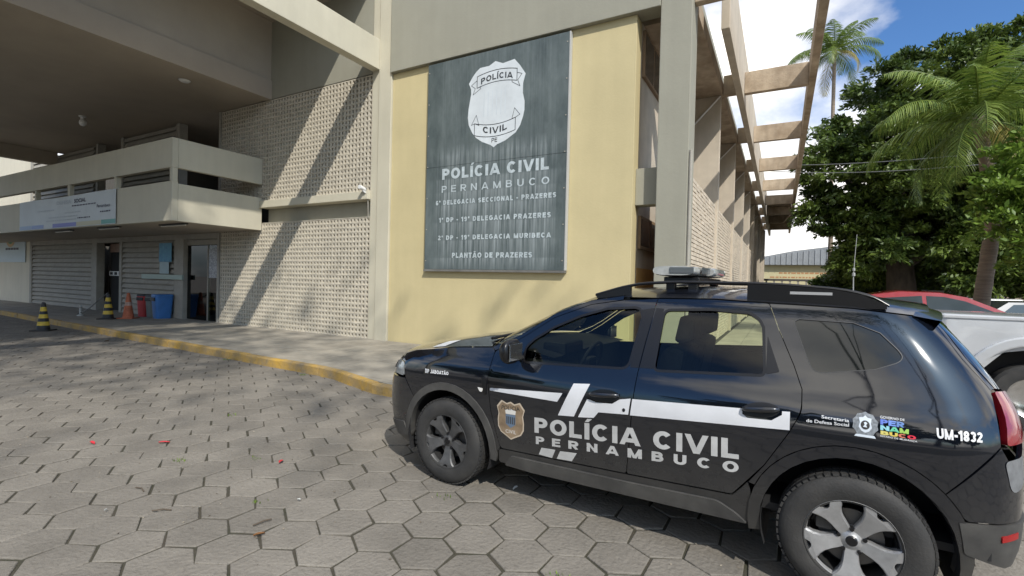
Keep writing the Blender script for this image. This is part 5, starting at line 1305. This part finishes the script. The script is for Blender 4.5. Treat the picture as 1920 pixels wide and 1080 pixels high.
# ------------------------------------------------------------------ background buildings and wall
FB = thing('warehouse', 'low cream building with grey sheet metal roof at the far end of the lot', 'building', (2.0, 56, 0))
bx('wall', (-5.2, 0, 0), (3.4, 6, 4.0), mat('cream far wall', (.56,.50,.30), .85, var=.1), FB)
q = MB(); q.prism([(-6.0, 4.02), (-6.0, 4.35), (-1.0, 5.4), (4.4, 6.1), (4.4, 4.02)], lambda p: (p[0], -.5, p[1]), lambda p: (p[0], 7, p[1])); q.build('roof', mat('grey sheet roof', (.34,.36,.38), .5, .3, var=.2, vscale=1.5), FB)
for k in range(22): bx('roof_rib', (-5.9+k*.48, -.56, 4.05), (-5.84+k*.48, -.502, 4.30+ (k*.48-.1)*.21 if k < 10 else 5.25+(k-10)*.06), mat('roof rib', (.38,.40,.42), .5, .3), FB)
for k, (x0, x1, z) in enumerate(((-2.2, 2.2, 3.15), (-3.0, 2.8, 2.72))):
    x = x0
    while x < x1: w = rng.uniform(.12, .4); bx('painted_line', (x, -.012, z), (x+w, -.003, z+.14), mat('faded red print', (.45,.22,.10), .7), FB); x += w+.1
RLG = thing('railing', 'low dark railing in front of the far cream building', 'railing', (1.0, 48, 0))
bx('top_rail', (-3.5, -.08, 2.30), (6.0, .08, 2.48), mat('dark rail', (.08,.075,.07), .6), RLG)
for k in range(16): bx('baluster', (-3.4+k*.6, -.05, .9), (-3.26+k*.6, .05, 2.298), M['louvre'], RLG)
bx('plinth', (-3.5, -.1, 0), (6.0, .1, .9), M['louvre'], RLG)
RW = thing('boundary_wall', 'long grey beige wall behind the parked cars on the right', 'wall', (18, 50, 0))
bx('wall_body', (-9, 0, 0), (22, .3, 2.45), mat('old wall', (.36,.31,.25), .9, var=.25, vscale=.6, streak=.2), RW); bx('coping', (-9, -.04, 2.452), (22, .34, 2.55), M['louvre'], RW)
HS = thing('white_house', 'small white building with dark opening at the right edge beyond the grass', 'building', (25.5, 62, 3.0))
bx('wall', (-3, 0, 0), (5, 4, 4.2), M['white'], HS); bx('roof', (-3.3, -.5, 4.203), (5.3, 4.3, 4.5), M['louvre'], HS)
for x in (-2.2, .2, 2.6): bx('window', (x, -.05, 1.2), (x+1.4, .05, 3.2), M['glassb'], HS)
# ------------------------------------------------------------------ vegetation
import numpy as np
nr = np.random.default_rng(11)
def leaf_mesh(name, C_, N_, size, aspect, m, droop=.35, parent=None, kind=None):
    """many small folded leaves: centres C_, outward directions N_"""
    n = len(C_)
    d = N_+nr.normal(0, .55, (n, 3)); d[:, 2] -= droop; d /= np.linalg.norm(d, axis=1)[:, None]
    r = nr.normal(0, 1, (n, 3)); s = np.cross(d, r); s /= np.linalg.norm(s, axis=1)[:, None]
    u = np.cross(s, d)
    ln = size*nr.uniform(.7, 1.3, n)[:, None]; w = ln*aspect
    a = C_-d*ln*.5; b = C_+d*ln*.5; mid = C_+u*ln*.07
    V = np.stack([a, mid-s*w*.5-u*ln*.05, b, mid+s*w*.5-u*ln*.05], 1).reshape(-1, 3)
    idx = np.arange(n)*4
    T = np.stack([idx, idx+1, idx+2, idx, idx+2, idx+3], 1).reshape(-1, 3)
    me = bpy.data.meshes.new(name); me.vertices.add(len(V)); me.vertices.foreach_set('co', V.astype(np.float32).ravel())
    me.loops.add(len(T)*3); me.loops.foreach_set('vertex_index', T.astype(np.int32).ravel())
    me.polygons.add(len(T)); me.polygons.foreach_set('loop_start', (np.arange(len(T))*3).astype(np.int32)); me.polygons.foreach_set('loop_total', np.full(len(T), 3, np.int32))
    me.materials.append(m); me.update(calc_edges=True); me.validate()
    return link(name, me, parent, kind)
def crown_pts(lobes, per_clump, clump_r, density, fill=.25, flat_bottom=True):
    """lobes (x,y,z,r): clumps scattered over each lobe's surface, leaves scattered in each clump"""
    Cs, Ns = [], []
    for (x, y, z, r) in lobes:
        k = int(density*r*r)
        v = nr.normal(0, 1, (k, 3)); v /= np.linalg.norm(v, axis=1)[:, None]
        rad = r*np.where(nr.random(k) < fill, nr.uniform(.3, .8, k), nr.uniform(.85, 1.08, k))
        c = np.array([x, y, z])+v*rad[:, None]*np.array([1, 1, .92])
        for cc, vv in zip(c, v):
            q = int(per_clump*nr.uniform(.6, 1.4)); cr = clump_r*nr.uniform(.6, 1.3)
            o = nr.normal(0, 1, (q, 3)); o /= np.linalg.norm(o, axis=1)[:, None]; o[:, 2] = np.where(o[:, 2] < -.2, o[:, 2]*-.6, o[:, 2])
            p = cc+o*cr*(nr.random(q)**.4)[:, None]*np.array([1, 1, .85])
            Cs.append(p); Ns.append(o*.9+vv*.5)
    return np.concatenate(Cs), np.concatenate(Ns)
def tree(name, label, cat, base, trunk, limbs, lobes, per, cr_, dens_, size, asp, lm, droop=.4, bark='bark', group=None):
    t = thing(name, label, cat, base, 0, group); B = np.array(base)
    q = MB(); q.tube([Vector(p)-Vector(base) for p, r in trunk], [r for p, r in trunk], 12); q.build('trunk', M[bark], t, smooth=True)
    for lb in limbs:
        q = MB(); q.tube([Vector(p)-Vector(base) for p, r in lb], [r for p, r in lb], 8); q.build('limb', M[bark], t, smooth=True)
    c, n = crown_pts(lobes, per, cr_, dens_); leaf_mesh('crown', c-B, n, size, asp, lm, droop, t); return t
tree('mango_tree', 'huge dark green broadleaf tree with dense rounded crown behind the parked cars', 'tree', (5.4, 31, 0),
     [((5.4,31,0),.95),((5.35,31,1.5),.62),((5.2,31,3.2),.55),((5.3,31,4.8),.50),((5.0,31,6.5),.38),((5.2,31,9),.2)],
     [[((5.3,31,3.0),.4),((7.0,30.6,4.6),.32),((9.2,30.5,6.2),.22),((10.5,30.5,8),.1)], [((5.2,31,4.2),.3),((3.9,30.6,5.6),.22),((2.8,30.3,7.4),.12)]],
     [(1.75,30,5.7,1.15),(3.2,30.3,8.0,2.3),(4.7,31,10.3,2.7),(7.0,32,11.4,2.9),(9.6,32,11.6,3.0),(12.5,32,11,3.0),(5.6,30,7.3,2.6),(8.2,30.3,7.6,2.9),(11.3,30.5,7.4,2.8),(3.6,30.2,5.2,1.5),(10.2,30.6,4.6,1.9),(7.3,31.5,5.0,1.8),(13,31,5,2.2),(5.5,34.5,4,2.6),(9,34.5,4.2,2.8),(4.4,29.3,3.6,1.1),(6.6,29.4,4.0,1.3),(8.6,29.5,3.4,1.2),(11,29.6,3.2,1.4),(3.4,29.6,2.9,.9),(7.6,29,2.6,1.2),(9.8,29.2,2.4,1.2),(3.9,33,3.4,1.5),(12.5,34.5,4,2.8)],
     210, .70, 12.0, .29, .38, M['leaf'], .5)
tree('leafy_tree', 'bright green small leaved tree at the right edge in front of the palm crown', 'tree', (6.7, 15.6, 0),
     [((6.7,15.6,0),.22),((6.5,15.5,1.6),.17),((6.1,15.3,3.0),.12),((5.2,15.2,4.0),.06)], [[((6.3,15.4,2.4),.10),((5.4,15.0,3.2),.06),((4.6,15,3.5),.03)]],
     [(4.55,15.2,3.7,.85),(5.4,15.3,4.4,1.1),(4.9,15.1,3.0,.75),(6.3,15.5,4.6,1.3),(5.8,15.2,3.3,1.0),(4.15,15.1,3.15,.42),(4.3,15.0,4.4,.5),(5.2,15.0,2.5,.7)], 70, .30, 34, .17, .42, M['leaf2'], .15)
for (nm, lab, b, lobes, lm) in (
    ('round_bush', 'pale flowering bush left of the big tree trunk', (4.4, 46, 0), [(4.4,46,2.4,1.5),(3.6,46,1.6,1.2),(5.3,46,3.2,1.3)], 'leaf3'),
    ('round_bush', 'pale bush in the shade beside the big tree trunk', (7.0, 45, 0), [(6.9,45,2.4,1.5),(7.8,45,1.7,1.3)], 'leaf3'),
    ('round_bush', 'dark low bush before the far cream building', (3.1, 43, 0), [(3.1,43,2.2,1.1),(2.6,43,1.4,1.1)], 'leaf'),
    ('round_bush', 'green bush on the bank left of the palm trunk', (10.5, 47, 0), [(10.5,47,2.6,1.5),(11.8,47,2.2,1.3)], 'leaf2')):
    tree(nm, lab, 'bush', b, [((*b[:2], 0), .10), ((*b[:2], 1.6), .05)], [], lobes, 60, .40, 22, .22, .5, M[lm], .1, group='bushes at the end of the lot')
tree('far_tree', 'dense green tree far right above the grassy bank', 'tree', (20, 66, 0), [((20,66,0),.4),((20,66,6),.3),((20,66,9),.1)], [[((20,66,5),.2),((17,66,8),.1)]], [(17,66,9,3.2),(21,66,10,3.8),(25,66,9.5,3.6),(14.5,66,7.5,2.4)], 70, .9, 6, .5, .5, M['leaf2'], .2, group='trees beyond the bank')
tree('far_tree', 'dark leafy tree far right behind the palm trunk', 'tree', (12, 58, 0), [((12,58,0),.35),((12,58,5),.25),((12,58,8),.1)], [[((12,58,4),.2),((14,58,7),.08)]], [(12,58,8,3.0),(15,58,8.5,3.0),(10,58,6.5,2.2),(9,56,9,2.6)], 70, .8, 6, .45, .5, M['leaf'], .3, group='trees beyond the bank')
tree('far_tree', 'dark wall of foliage under and behind the big tree', 'tree', (8, 42, 0), [((8,42,0),.4),((8,42,4),.2)], [[((8,42,2),.2),((10,42,4.5),.08)]], [(6.5,42,2.6,2.6),(9.8,42,2.8,2.8),(13,42.5,3.0,2.8),(8.2,42,5.2,2.8),(11.6,42,5.6,2.8),(16,43,3.4,2.6)], 80, .9, 9, .45, .45, M['leaf'], .4)
# unseen tall trees added behind the viewpoint to throw soft dappled shade
def tall(bx_, by, label, lobes, per, dn):
    b0 = by-9
    tree('added_shade_tree', label, 'tree', (bx_, b0, 0), [((bx_,b0,0),.45),((bx_,b0+2,8),.30),((bx_,b0+5,18),.14),((bx_,by-1,27),.04)],
     [[((bx_,b0+4,15),.12),((bx_-2,b0+6,21),.06),((bx_-3,by-1,26),.02)], [((bx_,b0+4.5,17),.10),((bx_+1.5,b0+6.5,22),.05),((bx_+2.5,by-1,26),.02)]], lobes, per, 1.9, dn, .42, .42, M['leaf'], .4, group='added shade trees behind the viewpoint')
tall(11.0, -14, 'very tall thin crowned tree, unseen and added for shade, nearer the lot end', [(x+nr.uniform(-.5,.5), y+nr.uniform(-.4,.4), 27+nr.uniform(-.8,.8), 2.0) for x in (6.4, 8.6, 10.8, 13.0, 15.2) for y in (-12.6,)], 16, 4.4)
tall(3.0, -16, 'very tall thin crowned tree, unseen and added for shade, nearer the entrance side', [(x+nr.uniform(-.5,.5), y+nr.uniform(-.4,.4), 27+nr.uniform(-.8,.8), 2.1) for x in (-4, -1.8, .4, 2.6, 4.8, 7.0) for y in (-17.4, -15.2, -13)], 16, 4.4)
for k, (x, y, h) in enumerate(((-24, -24, 9), (-2.5, -22, 10), (6, -24, 11), (15, -22, 10), (25, -20, 10))):  # unseen row added to darken the reflections in the car's flank
    tree('added_street_tree', ('added unseen broadleaf tree across the street, far left of the row', 'added unseen broadleaf tree across the street, second of the row', 'added unseen broadleaf tree across the street, tallest in the middle of the row', 'added unseen broadleaf tree across the street, fourth of the row', 'added unseen broadleaf tree across the street, far right of the row')[k], 'tree', (x, y, 0), [((x,y,0),.4),((x,y,3),.3),((x,y,7),.15)], [[((x,y,3),.2),((x+2.5,y,6),.1)]],
     [(x-2.4,y,h*.50,2.8),(x+2.4,y,h*.52,2.8),(x,y+.5,h*.78,3.0),(x,y+1,h*.38,2.6)], 60, .9, 8, .5, .45, M['leaf'], .4, group='trees added across the street for dark reflections')
# palms: every frond a part
def palm(label, base, trunk, crown, nf, flen, seed, lean_dry=3):
    rg = random.Random(seed); t = thing('palm_tree', label, 'palm tree', base, 0, 'coconut palms'); b = Vector(base)
    q = MB(); pts = []
    for k in range(41): pts.append(pl_interp([tuple(p)+(r,) for p, r in trunk], k/40))
    q.tube([Vector(p[:3])-b for p in pts], [p[3]*(1+.05*(k % 2)) for k, p in enumerate(pts)], 12); q.build('trunk', M['pbark'], t, smooth=True)
    c = Vector(crown)-b
    for f in range(nf):
        az = f*2.39996+rg.uniform(-.25, .25); u = f/(nf-1)
        el = lerp(R(88), R(-18), u**.95)+rg.uniform(-.10, .10); L_ = flen*rg.uniform(.88, 1.1)*(1 if u > .12 else .8)
        q = MB(); p = c.copy(); n = 26; pts = [p.copy()]; e = el; d = Vector((math.cos(az), math.sin(az), 0)); side = Vector((-math.sin(az), math.cos(az), 0)); tw = rg.uniform(-.5, .5)
        for k in range(n):
            e -= (1.35+.5*u)*(1.0/n)*(.35+1.3*k/n); p = p+(d*math.cos(e)+Vector((0, 0, math.sin(e))))*(L_/n); pts.append(p.copy())
        q.tube(pts, [lerp(.035, .006, k/n)*flen/3.4 for k in range(n+1)], 5)
        N = 54
        for k in range(5, N):
            s_ = k/N; i = min(int(s_*n), n-1); pp = pts[i].lerp(pts[i+1], s_*n-i); tg = (pts[i+1]-pts[i]).normalized(); nn = tg.cross(side).normalized()
            ll = flen*.27*math.sin(math.pi*min(1, .18+.80*s_))**.7*rg.uniform(.85, 1.1)
            for sg in (-1, 1):
                sd = (side*math.cos(tw*s_)+nn*math.sin(tw*s_))*sg
                dr = (sd*.78+tg*.62-Vector((0, 0, .30+.35*rg.random()))).normalized(); w = (.019 if flen == 2.75 else .027)
                a = pp; m1 = pp+dr*ll*.5+Vector((0, 0, .02)); e2 = pp+dr*ll-Vector((0, 0, ll*.22))
                q.add([a-tg*w*.6, a+tg*w*.6, m1+tg*w, m1-tg*w, e2], [(0, 1, 2, 3), (3, 2, 4)])
        o = q.build('frond', M['frond'] if f < nf-lean_dry else M['frondy'], t, recalc=False)
    q = MB(); q.ellipsoid((c.x, c.y, c.z-.08), (.16*flen/3.2, .16*flen/3.2, .32*flen/3.2), 10, 6); q.build('crown_shaft', M['pbark'], t, smooth=True)
    return t
palm('coconut palm with leaning trunk and long arching fronds in front of the big tree', (4.50, 17.0, 0), [((4.50,17,0),.23),((4.56,17,1.2),.17),((4.75,17,3.4),.155),((4.55,16.8,4.8),.14),((4.29,16.5,6.0),.13)], (4.27, 16.5, 6.05), 24, 2.75, 5, 1)
palm('tall slim coconut palm rising far behind the pergola beams', (3.27, 44.0, 0), [((3.27,44,0),.22),((3.2,44,6),.15),((3.1,44,12),.13),((3.08,44,19.6),.12)], (3.08, 44.0, 19.7), 20, 3.6, 9, 2)
# grassy bank above the wall
q = MB(); q.grid(lambda u, v: (lerp(8.5, 40, u), lerp(50.4, 75, v), 2.35+3.2*v+.15*math.sin(u*14)), 30, 8); q.build('grassy_bank', mat('bank soil', (.10,.14,.03), .95, var=.4), kind='structure', smooth=True)
gp = np.stack([nr.uniform(8.6, 32, 26000), nr.uniform(50.4, 66, 26000), np.zeros(26000)], 1); gp[:, 2] = 2.45+3.2*(gp[:, 1]-50.4)/24.6
g_ = leaf_mesh('grass', gp, np.tile([0, 0, 1.5], (26000, 1)), .40, .18, leafmat('grass blade', (.10,.20,.02), (.22,.36,.05), trans=.35), -.4, None, 'stuff')
# cables
def cable(label, a, b, sag, r=.016):
    q = MB(); n = 24; q.tube([Vector(a).lerp(Vector(b), k/n)-Vector((0, 0, sag*4*(k/n)*(1-k/n))) for k in range(n+1)], r, 5)
    tag(q.build('cable', M['cab'], smooth=True), label, 'cable', 'overhead cables')
M['cab'] = mat('grey cable', (.22,.23,.23), .5)
cable('upper of the two overhead cables crossing before the big tree', (-1.0, 30, 8.4), (9.5, 18.5, 5.85), .30)
cable('lower of the two overhead cables crossing before the big tree', (-1.0, 30, 8.1), (9.5, 18.5, 5.65), .45)
cable('thin looped cable hanging between the top pergola beams', (-.95, 12, 8.4), (.52, 12.6, 8.9), .55, .008)
# litter on the pavers
PET = mat('red petal', (.50,.03,.04), .6); TW = mat('dry twig', (.09,.07,.05), .9); DL = mat('dry leaf brown', (.16,.07,.02), .7); SCR = mat('paper scrap', (.60,.60,.57), .8)
def litter(name, label, cat, x, y, sz, m_, rz, group=None, z=.006):
    q = MB(); q.grid(lambda u, v: ((u-.5)*sz, (v-.5)*sz*.36*math.sin(math.pi*min(.98, max(.06, u)))**.6, .004+.012*math.sin(3*u+1)*sz*6+.010*(2*v-1)**2), 6, 2)
    o = q.build(name, m_, smooth=True, recalc=False); o.location = (x, y, z); o.rotation_euler = (0, 0, rz); tag(o, label, cat, group)
for k, (x, y, w) in enumerate(((-5.727, 2.127, 'leftmost red petal on the grey pavers'), (-5.193, 2.493, 'red petal on the pavers, second from the left'), (-3.828, 2.775, 'red petal on the pavers nearest the black car'))): litter('fallen_petal', w, 'petal', x, y, .09, PET, k*1.1, 'petals on the pavers')
litter('dry_leaf', 'single brown curled leaf lying in a joint of the foreground pavers', 'leaf', -2.848, 1.919, .07, DL, 1.4)
for k, (x, y, w) in enumerate(((-4.212, 1.859, 'short dark twig on the foreground pavers, leftmost'), (-3.708, 1.77, 'bent dark twig on the foreground pavers, the middle one'), (-2.979, 2.029, 'dark twig beside the brown leaf on the pavers'), (-14.06, 5.47, 'dark twig lying near the kerb by the striped cone'))):
    q = MB(); c = k*.7; q.tube([(x-.06*math.cos(c), y-.06*math.sin(c), .012), (x, y+.012, .016), (x+.06*math.cos(c), y+.06*math.sin(c), .010)], .005 if k < 3 else .012, 5); tag(q.build('twig', TW), w, 'twig', 'twigs on the pavers')
for x, y, w in ((-1.805, 3.396, 'white paper scrap in the shadow edge under the black car'), (-4.024, 1.574, 'tiny white chip on the pavers in the left foreground'), (-3.059, 2.369, 'tiny pale chip on the pavers left of the front wheel')): litter('paper_scrap', w, 'litter', x, y, .055 if x > -2 else .03, SCR, x, 'scraps on the pavers')

# moss tufts in the joints and crumbs of leaf litter
tp = []
for cx, cy, n in ((-.62, 2.55, 40), (-.35, 2.62, 30), (-1.05, 2.50, 20), (-4.6, 2.35, 14), (-4.1, 2.72, 14), (-5.6, 3.4, 12), (-.2, 2.4, 30), (-2.2, 3.0, 10), (-7.0, 5.45, 30), (-9.4, 5.6, 30), (-3.3, 2.2, 8)):
    tp.append(np.stack([nr.normal(cx, .035, n), nr.normal(cy, .03, n), nr.uniform(.0, .012, n)], 1))
tp = np.concatenate(tp); leaf_mesh('weed_tufts', tp, np.tile([0, 0, 1.2], (len(tp), 1)), .034, .22, M['leaf2'], -.3, None, 'stuff')
n = 420; lp_ = np.stack([nr.uniform(-9, .6, n), nr.uniform(1.4, 5.3, n), np.full(n, .007)], 1); fl_ = nr.normal(0, 1, (n, 3)); fl_[:, 2] *= .05
leaf_mesh('leaf_litter', lp_, fl_*3, .018, .5, leafmat('crumbs', (.06,.045,.03), (.30,.26,.20), .8, 0), 0, None, 'stuff')
